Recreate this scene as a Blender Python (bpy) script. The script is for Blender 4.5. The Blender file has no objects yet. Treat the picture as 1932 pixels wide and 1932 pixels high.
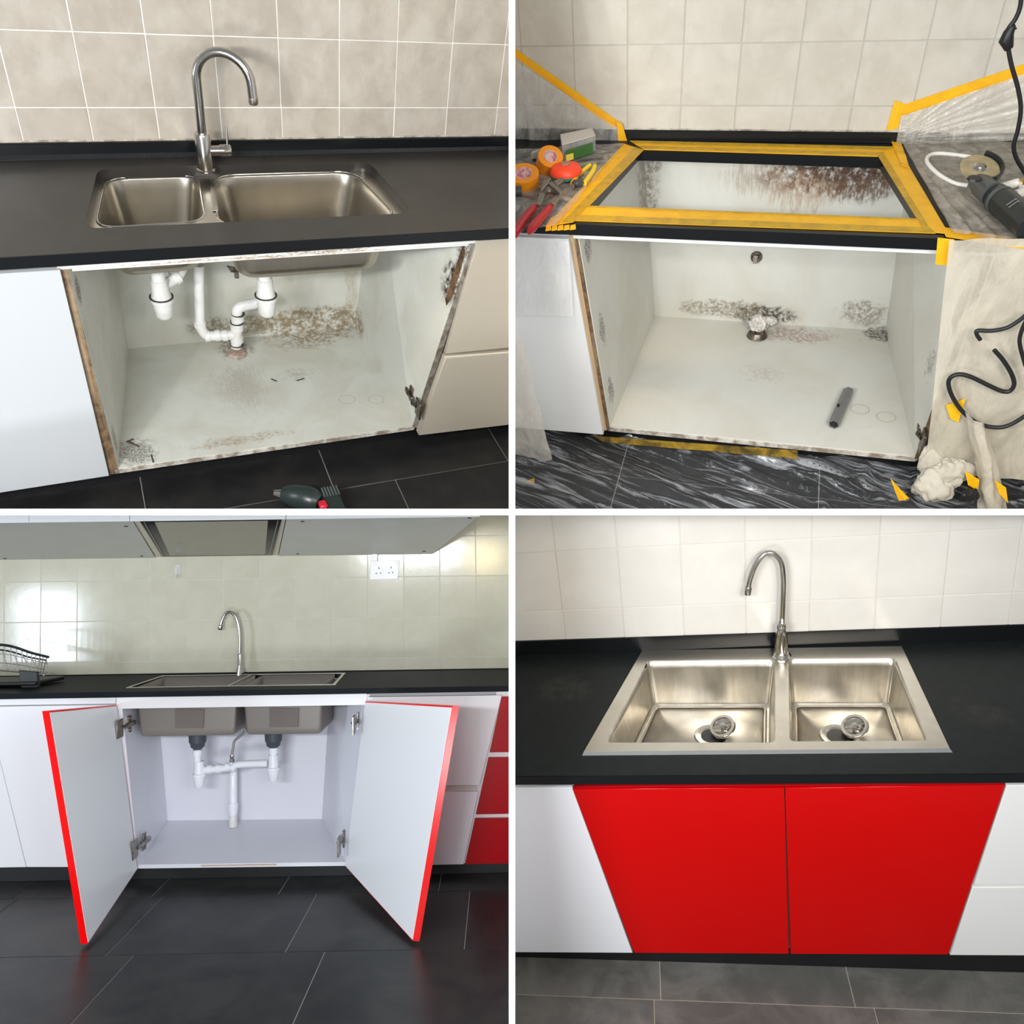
import bpy, bmesh, math, random
from mathutils import Vector, Matrix
from mathutils import noise as mnoise
random.seed(7)
PI = math.pi
SC = bpy.context.scene
COL = SC.collection
# ------------------------------------------------------------ camera, world, lights, exposure
FPX = 1600.0                                   # focal length in pixels of a 1932 pixel frame
PITCH = math.radians(27)
CAMW = Matrix.Translation((0, 0, 1.9)) @ Matrix.Rotation(-PITCH, 4, 'X')   # frame: x right, y ahead, z up
cd = bpy.data.cameras.new('camera'); cam = bpy.data.objects.new('camera', cd); COL.objects.link(cam)
cam.matrix_world = CAMW @ Matrix.Rotation(PI / 2, 4, 'X')
cd.sensor_width = 36; cd.lens = 36 * FPX / 1932; cd.clip_start = .02; cd.clip_end = 60
SC.camera = cam
SC.view_settings.view_transform = 'Standard'; SC.view_settings.look = 'None'
SC.view_settings.exposure = 0.0; SC.view_settings.gamma = 1; SC.view_settings.use_curve_mapping = False
wd = bpy.data.worlds.new('world'); SC.world = wd; wd.use_nodes = True
wd.node_tree.nodes['Background'].inputs[0].default_value = (.93, .96, 1, 1)
wd.node_tree.nodes['Background'].inputs[1].default_value = .34

def area(name, p, aim, power, sx, sy, col):
    """a lamp at p (in the frame of the viewing position) turned towards aim"""
    l = bpy.data.lights.new(name, 'AREA'); l.shape = 'RECTANGLE'; l.size = sx; l.size_y = sy
    l.energy = power; l.color = col
    o = bpy.data.objects.new(name, l); COL.objects.link(o)
    P, A = CAMW @ Vector(p), CAMW @ Vector(aim)
    o.rotation_euler = (A - P).to_track_quat('-Z', 'Y').to_euler(); o.location = P
    return o
def spot(name, p, aim, power, deg, col, rad=.05, blend=.5, bay=None):
    l = bpy.data.lights.new(name, 'SPOT'); l.energy = power; l.color = col
    l.spot_size = math.radians(deg); l.spot_blend = blend; l.shadow_soft_size = rad
    o = bpy.data.objects.new(name, l); COL.objects.link(o)
    P, A = (bay or CAMW) @ Vector(p), (bay or CAMW) @ Vector(aim)
    o.rotation_euler = (A - P).to_track_quat('-Z', 'Y').to_euler(); o.location = P
    return o
WARM = (1, .70, .36); DAY = (.86, .94, 1); NEUT = (1, .93, .82)
# ------------------------------------------------------------ bays: each kitchen has its own square frame (x right, y deep, z up)
def frame(R, t):
    M = Matrix([R[0] + [t[0]], R[1] + [t[1]], R[2] + [t[2]], [0, 0, 0, 1]])
    return CAMW @ M
PA = frame([[0.91179, -0.3871, 0.13707], [0.37071, 0.63232, -0.68026], [0.17666, 0.67106, 0.72005]], [-1.15337, 2.48554, 0.12896])
PB = frame([[0.96017, 0.2648, -0.08915], [-0.25091, 0.67678, -0.69211], [-0.12294, 0.68691, 0.71627]], [0.31443, 2.70676, 0.27562])
PC = frame([[0.99985, -0.01113, -0.01344], [0.01175, 0.99884, 0.04667], [0.01291, -0.04682, 0.99882]], [-1.60674, 3.61848, -1.48883])
PD = frame([[0.98407, 0.12707, -0.12433], [-0.16801, 0.89333, -0.41681], [0.0581, 0.43106, 0.90045]], [0.36402, 2.58399, -1.31932])
# ceiling lamp to the left of the upper left kitchen, daylight from the front, warm lamp from the right
spot('left_lamp', (-.85, -1.55, 1.62), (.45, .4, .75), 36, 62, NEUT, .035, .5, PA)
spot('warm_lamp', (-.25, .8, 1.5), (.02, 2.35, .80), 48, 34, WARM, .12, 1.)
# upper right kitchen
spot('left_lamp', (-.35, -1.65, 1.62), (.45, .4, .75), 30, 66, (1, .97, .9), .04, .5, PB)
spot('warm_lamp', (1.3, .6, 1.3), (1.35, 2.2, .8), 4, 45, WARM, .12, .9)
area('room_fill', (.5, .1, .45), (.65, 2.5, .1), 5, .5, .3, (1, .97, .92))  # added fill that brightens the cabinet inside, not a lamp of this kitchen
# lower left kitchen: two added fill lights, a paned window far to the left, a warm lamp to the right
area('front_fill', (-.9, .1, .04), (-.8, 3.9, -.6), 54, .9, .1, (.93, .96, 1))  # soft fill added near the viewpoint, no window stands here
area('low_fill', (-.8, .1, -1.35), (-.8, 3.9, -.5), 26, .9, .35, (.93, .96, 1))  # added from below for the hood underside and cabinet inside
for i_, (wx, wz) in enumerate(((0, 0), (.2, 0), (0, .22), (.2, .22), (.0, .44), (.2, .44))):
    area('window_pane', (-4.15 + wx, .72 - wx * .4, -.95 + wz), (-2.35 + wx, 4.1, -.62 + wz), 6.5, .16, .18, (.80, .90, 1))
spot('warm_lamp', (-.15, .8, -.05), (-.12, 4.0, -.45), 27, 28, (1, .80, .42), .16, 1.)
# lower right kitchen
area('front_fill', (.9, .1, .02), (.8, 2.4, -.5), 27, 1.0, .4, (1, .97, .93))  # soft fill added in front, no known window behind it
spot('sink_fill', (.65, .8, .0), (.80, 2.4, -.20), 33, 54, (1, .95, .86), .08, 1.)  # spot added to brighten the tiles and sink

# ------------------------------------------------------------ node helpers
def mat(name, col, rough=.5, metal=0., spec=.5, var=None, nscale=6., namt=.0, bump=0., bscale=40., grain=None,
        coat=0., stains=None, rnd=0., emit=None, trans=0., rough2=None):
    m = bpy.data.materials.new(name); m.use_nodes = True
    nt = m.node_tree; N = nt.nodes; L = nt.links
    b = N['Principled BSDF']
    b.inputs['Roughness'].default_value = rough; b.inputs['Metallic'].default_value = metal
    b.inputs['Specular IOR Level'].default_value = spec
    b.inputs['Coat Weight'].default_value = coat; b.inputs['Coat Roughness'].default_value = .06
    at = N.new('ShaderNodeAttribute'); at.attribute_name = 'sp'
    pos = at.outputs['Vector']
    if rnd:
        oi = N.new('ShaderNodeObjectInfo'); sc = N.new('ShaderNodeVectorMath'); sc.operation = 'SCALE'
        cb = N.new('ShaderNodeCombineXYZ')
        for i in range(3): L.new(oi.outputs['Random'], cb.inputs[i])
        L.new(cb.outputs[0], sc.inputs[0]); sc.inputs['Scale'].default_value = 37.
        ad = N.new('ShaderNodeVectorMath'); L.new(pos, ad.inputs[0]); L.new(sc.outputs[0], ad.inputs[1]); pos = ad.outputs[0]
    def rgb(c): return (c[0], c[1], c[2], 1)
    cur = None
    def mixc(fac, a, bcol):
        mx = N.new('ShaderNodeMix'); mx.data_type = 'RGBA'
        if hasattr(fac, 'links'): L.new(fac, mx.inputs['Factor'])
        else: mx.inputs['Factor'].default_value = fac
        if hasattr(a, 'links'): L.new(a, mx.inputs['A'])
        else: mx.inputs['A'].default_value = rgb(a)
        if hasattr(bcol, 'links'): L.new(bcol, mx.inputs['B'])
        else: mx.inputs['B'].default_value = rgb(bcol)
        return mx.outputs['Result']
    def noise(scale, detail=4, rgh=.6, vec=None, dist=0.):
        n = N.new('ShaderNodeTexNoise'); n.inputs['Scale'].default_value = scale; n.inputs['Detail'].default_value = detail
        n.inputs['Roughness'].default_value = rgh; n.inputs['Distortion'].default_value = dist
        L.new(vec or pos, n.inputs['Vector']); return n.outputs['Fac']
    def ramp(src, lo, hi):
        r = N.new('ShaderNodeMapRange'); r.interpolation_type = 'SMOOTHSTEP'
        L.new(src, r.inputs['Value']); r.inputs['From Min'].default_value = lo; r.inputs['From Max'].default_value = hi
        return r.outputs['Result']
    def mul(a, bb):
        x = N.new('ShaderNodeMath'); x.operation = 'MULTIPLY'
        for i, v in enumerate((a, bb)):
            if hasattr(v, 'links'): L.new(v, x.inputs[i])
            else: x.inputs[i].default_value = v
        return x.outputs[0]
    cur = col
    if var:
        cur = mixc(mul(ramp(noise(nscale, 6, .62, dist=.6), .35, .68), namt or .6), cur, var)
    if grain:                                  # (axis scale vector, colour, amount)
        mp = N.new('ShaderNodeMapping'); mp.inputs['Scale'].default_value = grain[0]; L.new(pos, mp.inputs['Vector'])
        cur = mixc(mul(ramp(noise(1., 5, .65, mp.outputs[0]), .42, .68), grain[2]), cur, grain[1])
    for s in (stains or []):                   # (centre, radii, colour, amount, noise scale, threshold)
        c, r, sc_, amt, ns, th = s[:6]; st = s[6] if len(s) > 6 else (1, 1, 1)
        mp = N.new('ShaderNodeMapping'); mp.vector_type = 'TEXTURE'
        mp.inputs['Location'].default_value = c; mp.inputs['Scale'].default_value = r; L.new(pos, mp.inputs['Vector'])
        ln = N.new('ShaderNodeVectorMath'); ln.operation = 'LENGTH'; L.new(mp.outputs[0], ln.inputs[0])
        inv = N.new('ShaderNodeMapRange'); L.new(ln.outputs['Value'], inv.inputs['Value'])
        inv.inputs['From Min'].default_value = 1.; inv.inputs['From Max'].default_value = .0; 
        m2 = N.new('ShaderNodeMapping'); m2.inputs['Scale'].default_value = st; L.new(pos, m2.inputs['Vector'])
        nn = noise(ns, 6, .7, m2.outputs[0])
        sm = N.new('ShaderNodeMath'); sm.operation = 'MULTIPLY_ADD'; L.new(inv.outputs[0], sm.inputs[0]); sm.inputs[1].default_value = .55
        L.new(nn, sm.inputs[2])
        fine = ramp(noise(ns * 4.5, 4, .7, m2.outputs[0]), .36, .60)
        cur = mixc(mul(mul(mul(ramp(sm.outputs[0], th, th + .22), ramp(inv.outputs[0], .0, .45)), amt), fine), cur, sc_)
    if hasattr(cur, 'links'): L.new(cur, b.inputs['Base Color'])
    else: b.inputs['Base Color'].default_value = rgb(cur)
    if rough2 is not None:
        r = N.new('ShaderNodeMapRange'); L.new(noise(9, 5), r.inputs['Value']); r.inputs['From Min'].default_value = .35; r.inputs['From Max'].default_value = .7
        r.inputs['To Min'].default_value = rough; r.inputs['To Max'].default_value = rough2; L.new(r.outputs[0], b.inputs['Roughness'])
    if bump:
        bp = N.new('ShaderNodeBump'); bp.inputs['Strength'].default_value = bump; bp.inputs['Distance'].default_value = .002
        L.new(noise(bscale, 5), bp.inputs['Height']); L.new(bp.outputs[0], b.inputs['Normal'])
    if emit: b.inputs['Emission Color'].default_value = rgb(emit[0]); b.inputs['Emission Strength'].default_value = emit[1]
    if trans:                                  # thin translucent film: part of the light passes straight through
        tb = N.new('ShaderNodeBsdfTransparent'); mxs = N.new('ShaderNodeMixShader')
        mp = N.new('ShaderNodeMapping'); mp.inputs['Scale'].default_value = (9, 9, 4) if len(trans) < 3 else trans[2]
        if len(trans) > 3:
            m3 = N.new('ShaderNodeMapping'); m3.inputs['Rotation'].default_value = (0, 0, trans[3]); L.new(pos, m3.inputs['Vector']); L.new(m3.outputs[0], mp.inputs['Vector'])
        else: L.new(pos, mp.inputs['Vector'])
        rr = N.new('ShaderNodeMapRange'); L.new(noise(1.6, 6, .7, mp.outputs[0], 1.2), rr.inputs['Value'])
        rr.inputs['From Min'].default_value = .35 if len(trans) < 4 else .50; rr.inputs['From Max'].default_value = .7 if len(trans) < 4 else .66
        rr.inputs['To Min'].default_value = trans[0]; rr.inputs['To Max'].default_value = trans[1]
        L.new(rr.outputs[0], mxs.inputs[0]); L.new(tb.outputs[0], mxs.inputs[1]); L.new(b.outputs[0], mxs.inputs[2])
        L.new(mxs.outputs[0], N['Material Output'].inputs['Surface'])
    return m

D0, TH = 1.95, 12 / 1600 * 1.95
HALF = TH / 2
BASE = {}; BAY = None; BAYOBJ = []
def start_bay(k):
    global BAY, BAYOBJ
    BAY = k; BAYOBJ = []
def end_bay(sx, sz):
    """trim what would run through the two partition walls"""
    bpy.context.view_layer.update()
    inv = CAMW.inverted()
    for o in BAYOBJ:
        if o.type != 'MESH': continue
        M = inv @ o.matrix_world
        for ax, s in ((0, sx), (2, sz)):
            d = [(M @ v.co)[ax] * s for v in o.data.vertices]
            if not d: break
            if min(d) >= HALF - 1e-5: continue
            if o.data.users > 1: o.data = o.data.copy()
            bm = bmesh.new(); bm.from_mesh(o.data)
            n = Vector((0, 0, 0)); n[ax] = s
            pc = Vector((0, 0, 0)); pc[ax] = s * (HALF + .0002)
            Mi = M.inverted()
            bmesh.ops.bisect_plane(bm, geom=bm.verts[:] + bm.edges[:] + bm.faces[:], plane_co=Mi @ pc,
                                   plane_no=(M.to_3x3().transposed() @ n).normalized(), clear_inner=True)
            bm.to_mesh(o.data); bm.free()
    for o in list(BAYOBJ):
        if o.type == 'MESH' and len(o.data.polygons) == 0 and not o.children:
            bpy.data.objects.remove(o)

def thing(name, label, cat, loc, group=None):
    o = bpy.data.objects.new(name, None); COL.objects.link(o); o.empty_display_size = .05
    o.matrix_world = BAY @ Matrix.Translation(loc); BASE[o] = Vector(loc)
    o['label'] = label; o['category'] = cat
    if group: o['group'] = group
    BAYOBJ.append(o)
    return o
def mk(name, bm, m, parent=None, loc=(0, 0, 0), smooth=True, label=None, cat=None, group=None, kind=None, ang=40, sol=0., sub=0):
    base = BASE[parent] if parent else Vector(loc)
    bmesh.ops.recalc_face_normals(bm, faces=bm.faces)
    lay = bm.verts.layers.float_vector.new('sp')
    for v in bm.verts: v[lay] = v.co; v.co = v.co - base
    me = bpy.data.meshes.new(name); bm.to_mesh(me); bm.free()
    if smooth:
        for p in me.polygons: p.use_smooth = True
        me.set_sharp_from_angle(angle=math.radians(ang))
    me.materials.append(m)
    o = bpy.data.objects.new(name, me); COL.objects.link(o)
    if parent: o.parent = parent
    else: o.matrix_world = BAY @ Matrix.Translation(base)
    BASE[o] = base
    if label: o['label'] = label
    if cat: o['category'] = cat
    if group: o['group'] = group
    if kind: o['kind'] = kind
    if sol:
        s = o.modifiers.new('thickness', 'SOLIDIFY'); s.thickness = sol; s.offset = 0
    if sub:
        s = o.modifiers.new('smooth', 'SUBSURF'); s.levels = sub; s.render_levels = sub
    BAYOBJ.append(o)
    return o
# ------------------------------------------------------------ shapes (all in the bay's own metres)
def V(*a): return Vector(a)
def hexa(bm, a, b):
    va = [bm.verts.new(p) for p in a]; vb = [bm.verts.new(p) for p in b]; n = len(a)
    bm.faces.new(va); bm.faces.new(vb[::-1])
    for i in range(n): bm.faces.new((va[i], vb[i], vb[(i + 1) % n], va[(i + 1) % n]))
    return va + vb
def box(bm, x0, x1, y0, y1, z0, z1, bev=0.):
    t = bmesh.new()
    hexa(t, [(x0, y0, z0), (x1, y0, z0), (x1, y1, z0), (x0, y1, z0)], [(x0, y0, z1), (x1, y0, z1), (x1, y1, z1), (x0, y1, z1)])
    if bev: bmesh.ops.bevel(t, geom=t.edges[:], offset=bev, segments=1, affect='EDGES')
    join(bm, t)
def join(bm, t, M=None):
    if M is not None: t.transform(M)
    me = bpy.data.meshes.new('tmp'); t.to_mesh(me); t.free(); bm.from_mesh(me); bpy.data.meshes.remove(me)
def boxed(*a, **k):
    bm = bmesh.new(); box(bm, *a, **k); return bm
def slab(a, off, bev=0.):
    """a four cornered plate: face a, thickness vector off"""
    t = bmesh.new(); hexa(t, a, [V(*p) + V(*off) for p in a])
    if bev: bmesh.ops.bevel(t, geom=t.edges[:], offset=bev, segments=1, affect='EDGES')
    return t
def bislab(a, off, n=8, u0=0., u1=1., v0=0., v1=1.):
    """plate over a slightly twisted four cornered patch"""
    t = bmesh.new(); a = [V(*p) for p in a]; off = V(*off)
    def P(u, v): u, v = u0 + (u1 - u0) * u, v0 + (v1 - v0) * v; return (a[0] * (1 - u) + a[1] * u) * (1 - v) + (a[3] * (1 - u) + a[2] * u) * v
    G = [[[t.verts.new(P(i / n, j / n) + off * k) for i in range(n + 1)] for j in range(n + 1)] for k in (0, 1)]
    for k in (0, 1):
        for j in range(n):
            for i in range(n): t.faces.new((G[k][j][i], G[k][j][i + 1], G[k][j + 1][i + 1], G[k][j + 1][i]))
    e = [(0, i) for i in range(n)] + [(j, n) for j in range(n)] + [(n, n - i) for i in range(n)] + [(n - j, 0) for j in range(n)]
    for x, y in zip(e, e[1:] + e[:1]): t.faces.new((G[0][x[0]][x[1]], G[0][y[0]][y[1]], G[1][y[0]][y[1]], G[1][x[0]][x[1]]))
    return t
def spline(P, n=6):
    P = [V(*p) for p in P]; Q = [P[0] * 2 - P[1]] + P + [P[-1] * 2 - P[-2]]; out = []
    for i in range(1, len(Q) - 2):
        for k in range(n):
            t = k / n; a, b, c, d = Q[i - 1], Q[i], Q[i + 1], Q[i + 2]
            out.append(.5 * ((2 * b) + (c - a) * t + (2 * a - 5 * b + 4 * c - d) * t * t + (3 * b - a - 3 * c + d) * t ** 3))
    out.append(P[-1]); return out
def tube(bm, pts, r, seg=12, cap=True):
    pts = [V(*p) for p in pts]; n = len(pts); rings = []
    rr = r if isinstance(r, (list, tuple)) else [r] * n
    d0 = (pts[1] - pts[0]).normalized()
    u = d0.orthogonal().normalized()
    for i, p in enumerate(pts):
        d = (pts[min(i + 1, n - 1)] - pts[max(i - 1, 0)])
        if d.length < 1e-9: d = d0
        d.normalize(); u = (u - d * u.dot(d))
        if u.length < 1e-6: u = d.orthogonal()
        u.normalize(); w = d.cross(u)
        rings.append([bm.verts.new(p + (u * math.cos(2 * PI * k / seg) + w * math.sin(2 * PI * k / seg)) * rr[i]) for k in range(seg)])
    for a, b in zip(rings, rings[1:]):
        for k in range(seg): bm.faces.new((a[k], a[(k + 1) % seg], b[(k + 1) % seg], b[k]))
    if cap: bm.faces.new(rings[0][::-1]); bm.faces.new(rings[-1])
def tubed(pts, r, seg=12, cap=True):
    bm = bmesh.new(); tube(bm, pts, r, seg, cap); return bm
def lathe(bm, c, prof, axis=(0, 0, 1), seg=24):
    """prof: (radius, height along axis)"""
    ax = V(*axis).normalized(); u = ax.orthogonal().normalized(); w = ax.cross(u); c = V(*c); rings = []
    for r, h in prof:
        if r < 1e-6: rings.append([bm.verts.new(c + ax * h)])
        else: rings.append([bm.verts.new(c + ax * h + (u * math.cos(2 * PI * k / seg) + w * math.sin(2 * PI * k / seg)) * r) for k in range(seg)])
    for a, b in zip(rings, rings[1:]):
        if len(a) == 1 and len(b) == 1: continue
        for k in range(seg):
            k2 = (k + 1) % seg
            if len(a) == 1: bm.faces.new((a[0], b[k2], b[k]))
            elif len(b) == 1: bm.faces.new((a[k], a[k2], b[0]))
            else: bm.faces.new((a[k], a[k2], b[k2], b[k]))
def lathed(c, prof, axis=(0, 0, 1), seg=24):
    bm = bmesh.new(); lathe(bm, c, prof, axis, seg); return bm
def rq(c, r, n=5):
    """four corners (any order round) -> outline with rounded corners"""
    out = []; c = [V(*p) for p in c]
    for i in range(4):
        p, a, b = c[i], c[i - 1], c[(i + 1) % 4]
        ra = min(r, (a - p).length * .48, (b - p).length * .48)
        s, e = p + (a - p).normalized() * ra, p + (b - p).normalized() * ra
        for k in range(n + 1):
            t = k / n; out.append(s * (1 - t) ** 2 + p * 2 * t * (1 - t) + e * t * t)
    return out
def plate(outer, holes, z0, z1):
    """horizontal plate with holes, outlines as xy lists"""
    bm = bmesh.new(); es = []; loops = []
    for lp in [outer] + holes:
        vs = [bm.verts.new((p[0], p[1], z1)) for p in lp]; loops.append(vs)
        for i in range(len(vs)): es.append(bm.edges.new((vs[i], vs[(i + 1) % len(vs)])))
    bmesh.ops.triangle_fill(bm, use_beauty=True, edges=es)
    top = bm.faces[:]
    bot = [[bm.verts.new((v.co.x, v.co.y, z0)) for v in vs] for vs in loops]
    mp = {}
    for a, b in zip(loops, bot):
        for x, y in zip(a, b): mp[x] = y
    for f in top: bm.faces.new([mp[v] for v in f.verts][::-1])
    for a, b in zip(loops, bot):
        for i in range(len(a)): bm.faces.new((a[i], a[(i + 1) % len(a)], b[(i + 1) % len(a)], b[i]))
    return bm
def loft(rings, close_end=True):
    bm = bmesh.new(); R = [[bm.verts.new(p) for p in r] for r in rings]; n = len(R[0])
    for a, b in zip(R, R[1:]):
        for k in range(n): bm.faces.new((a[k], a[(k + 1) % n], b[(k + 1) % n], b[k]))
    if close_end: bm.faces.new(R[-1])
    return bm
def bowl(top, depth, shrink, r, rb=.03, shift=(0, 0)):
    """sink bowl: rounded four cornered outline going down with soft bottom edge"""
    c = sum((V(*p) for p in top), V(0, 0, 0)) / 4
    def ring(k, dz, rad): return [V(p.x + shift[0] * (1 if dz else 0), p.y + shift[1] * (1 if dz else 0), p.z - dz) for p in rq([c + (V(*p) - c) * k for p in top], rad, 6)]
    k1 = 1 - shrink
    rings = [ring(1.0, 0, r), ring(.985, .006, r)]
    for i in range(1, 5): rings.append(ring(.985 + (k1 - .985) * i / 4, .006 + (depth - rb - .006) * i / 4, r))
    w = min((V(*top[0]) - V(*top[1])).length, (V(*top[1]) - V(*top[2])).length) / 2
    for i in range(1, 5):
        a = PI / 2 * i / 4; rings.append(ring(k1 - rb / w * (1 - math.cos(a)), depth - rb + rb * math.sin(a), max(r - rb * (1 - math.cos(a)), .008)))
    rings.append(ring(k1 * .12, depth + .003, .01))
    return loft(rings)
def sheet(c, nu, nv, fn):
    """bilinear patch through four corners, moved by fn(u, v) -> vector"""
    bm = bmesh.new(); c = [V(*p) for p in c]; G = []
    for j in range(nv + 1):
        row = []
        for i in range(nu + 1):
            u, v = i / nu, j / nv
            p = (c[0] * (1 - u) + c[1] * u) * (1 - v) + (c[3] * (1 - u) + c[2] * u) * v
            row.append(bm.verts.new(p + V(*fn(u, v, p))))
        G.append(row)
    for j in range(nv):
        for i in range(nu): bm.faces.new((G[j][i], G[j][i + 1], G[j + 1][i + 1], G[j + 1][i]))
    return bm
def fold(x, y, s=0, oct=4):
    return mnoise.fractal(V(x, y, s * 3.7), 1.0, 2.0, oct)
def ridge(x, y, s=0):
    return max(0, .28 - abs(mnoise.noise(V(x, y, s * 5.1)))) ** 1.0
# ------------------------------------------------------------ materials
white_lam = mat('white_laminate', (.80, .82, .83), .28, spec=.4, bump=.03, bscale=15)
cream_lam = mat('warm_tinted_laminate', (.40, .36, .29), .3, spec=.4, bump=.03, bscale=15)  # white laminate with the warm light put into its colour
red_lam = mat('red_gloss_laminate', (.80, .0, .0), .22, spec=.45)
raw_edge = mat('water_stained_chipboard', (.20, .12, .06), .8, var=(.05, .03, .018), nscale=30, namt=.9, bump=.6, bscale=120, grain=((60, 60, 3), (.45, .36, .22), .5))
tan_edge = mat('tan_edge_band', (.52, .36, .2), .5)
black_stone = mat('black_solid_surface', (.012, .013, .014), .24, spec=.5, var=(.03, .03, .03), nscale=90, namt=.35, rough2=.33)
red_deep = mat('red_gloss_front', (.52, .0, .0), .25, spec=.25)
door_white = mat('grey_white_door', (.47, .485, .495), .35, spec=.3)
stoneA = mat('black_worktop_sheen', (.030, .028, .025), .34, spec=.45, var=(.045, .040, .036), nscale=5, namt=.6)  # black stone, reflected window light put into the greyer colour
black_dark = mat('jet_black_surface', (.005, .006, .007), .3, spec=.28)
black_matt = mat('black_board', (.006, .006, .007), .45)
steel = mat('brushed_steel', (.50, .465, .40), .27, 1, var=(.42, .39, .33), nscale=9, namt=.5, grain=((40, 40, 6), (.40, .37, .32), .35), bump=.05, bscale=90)
steel_br = mat('bright_steel', (.74, .70, .62), .3, 1, var=(.58, .54, .46), nscale=7, namt=.5, bump=.05, bscale=60)
chrome = mat('satin_nickel', (.52, .50, .46), .2, 1)
nickel = mat('hinge_nickel', (.42, .40, .37), .3, 1, var=(.12, .09, .06), nscale=60, namt=.6)
rusty = mat('dirty_hinge_metal', (.25, .22, .19), .4, 1, var=(.05, .03, .02), nscale=70, namt=.9)
pvc = mat('white_pvc', (.78, .78, .76), .3, var=(.55, .52, .46), nscale=18, namt=.35)
pvc_new = mat('new_white_pvc', (.84, .86, .92), .25)
ring_dark = mat('dark_rubber_ring', (.05, .045, .04), .6)
grey_pl = mat('dark_grey_plastic', (.05, .055, .06), .4)
grout_l = mat('pale_grout', (.86, .83, .76), .7)
grout_f = mat('floor_grout', (.30, .29, .27), .8)
tape = mat('yellow_masking_tape', (.90, .48, .005), .45, var=(.74, .37, .0), nscale=22, namt=.6, bump=.35, bscale=60)
tape_dk = mat('yellow_tape_over_black', (.62, .36, .01), .45, var=(.36, .22, .01), nscale=25, namt=.7, bump=.35, bscale=60)
tape_dirty = mat('dirty_yellow_tape', (.40, .25, .02), .6, var=(.04, .03, .01), nscale=14, namt=.95, bump=.6, bscale=50)
def film(name, col, lo, hi): return mat(name, col, .22, spec=.6, bump=.9, bscale=14, trans=(lo, hi))
film_clear = film('clear_plastic_film', (.72, .71, .68), .10, .62)
film_milky = film('milky_plastic_film', (.78, .74, .66), .45, .85)

# ------------------------------------------------------------ shared builders
def tiled_wall(name, side, W, tx0, tp, tz0, th, i0, i1, j0, j1, zlow, m, gm, depth=.05):
    w = mk(name, boxed(tx0 + tp * i0, tx0 + tp * i1, W - .0024, W + depth, zlow, tz0 + th * j1), gm, kind='structure', label=side)
    g = .0014
    def tile(z0, z1):
        bm = bmesh.new(); box(bm, g, tp - g, 0, .008, z0 + g, z1 - g, .0012)
        lay = bm.verts.layers.float_vector.new('sp')
        for v in bm.verts: v[lay] = v.co
        me = bpy.data.meshes.new('tile'); bm.to_mesh(me); bm.free(); me.materials.append(m); return me
    full = tile(0, th)
    for j in range(j0, j1):
        z = tz0 + th * j; me = full; dz = 0
        if z < zlow - 1e-4: me = tile(zlow - z, th)
        for i in range(i0, i1):
            o = bpy.data.objects.new('tile', me); COL.objects.link(o); o.parent = w
            o.location = (tx0 + tp * i, W - .004 + random.uniform(-.0004, .0004), z); BAYOBJ.append(o); BASE[o] = V(0, 0, 0)
            o.rotation_euler = (random.uniform(-.003, .003), 0, random.uniform(-.003, .003))
    return w
def tiled_floor(name, desc, z, tiles, m, gm, x0, x1, y0, y1):
    """tiles: (x0, x1, y0, y1) rectangles"""
    f = mk(name, boxed(x0, x1, y0, y1, z - .05, z - .0022), gm, kind='structure', label=desc)
    for a, b, c, d in tiles:
        o = mk('floor_tile', boxed(a + .0014, b - .0014, c + .0014, d - .0014, z - .006, z, .0006), m, parent=f)
    return f
def hinge(parent, p, dx, dz=-.02, m=None, s=1.):
    """cabinet hinge: arm on the side panel, cup on the door; p is the joint, dx the direction of the opening"""
    m = m or nickel; x, y, z = p
    bm = bmesh.new(); box(bm, x, x + dx * .012 * s, y + .012 * s, y + .075 * s, z - .008 * s, z + .008 * s, .002 * s)
    h = mk('hinge_arm', bm, m, parent)
    bm = bmesh.new(); box(bm, x - dx * .001, x + dx * .004 * s, y + .03 * s, y + .055 * s, z - .028 * s, z + .028 * s, .001)
    for q in (-.019, .019): lathe(bm, (x + dx * .004 * s, y + .042 * s, z + q * s), [(0, .003 * s), (.005 * s, .003 * s), (.005 * s, 0)], (dx, 0, 0), 10)
    lathe(bm, (x + dx * .012 * s, y + .05 * s, z), [(0, .002), (.004 * s, .002), (.004 * s, 0)], (dx, 0, 0), 10)
    mk('mounting_plate', bm, m, parent)
    bm = bmesh.new()
    tube(bm, [(x + dx * .006 * s, y + .014 * s, z), (x + dx * .012 * s, y - .004 * s, z), (x + dx * .004 * s, y - .02 * s, z)], .0065 * s, 8)
    box(bm, min(x, x + dx * .006 * s), max(x, x + dx * .006 * s), y - .055 * s, y - .012 * s, z - .03 * s, z + .03 * s, .0015)
    mk('hinge_cup', bm, m, parent)
def drawer_front(parent, a, m, t=.018, lip=None):
    d = mk('drawer_front', slab(a, (0, t, 0), .0015), m, parent)
    return d

# ============================================================ UPPER LEFT: the old sink
start_bay(PA); BAY = PA
tileA = mat('marbled_beige_tile', (.50, .445, .37), .16, spec=.5, var=(.41, .36, .295), nscale=9, namt=.8, rnd=1, bump=.12, bscale=25,
            grain=((14, 6, 9), (.60, .56, .49), .45))
tiled_wall('wall_upper_left', 'beige marbled tiles behind the old double sink', .547, -.071, .174, .819, .187, -4, 13, -1, 4, .70, tileA, grout_l)
floorA = mat('charcoal_tile', (.011, .011, .012), .38, spec=.35, var=(.026, .024, .021), nscale=7, namt=.6, rnd=1, bump=.1, bscale=60)
fx = [-.95, .05, .6, 1.2, 1.8]; T = []
for i in range(4): T.append((fx[i], fx[i + 1], -.15, .5))
for i, (a, b) in enumerate(((-1.1, -.4), (-.4, .2), (.2, .8), (.8, 1.4), (1.4, 2.))): T.append((a, b, -.75, -.15))
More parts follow.
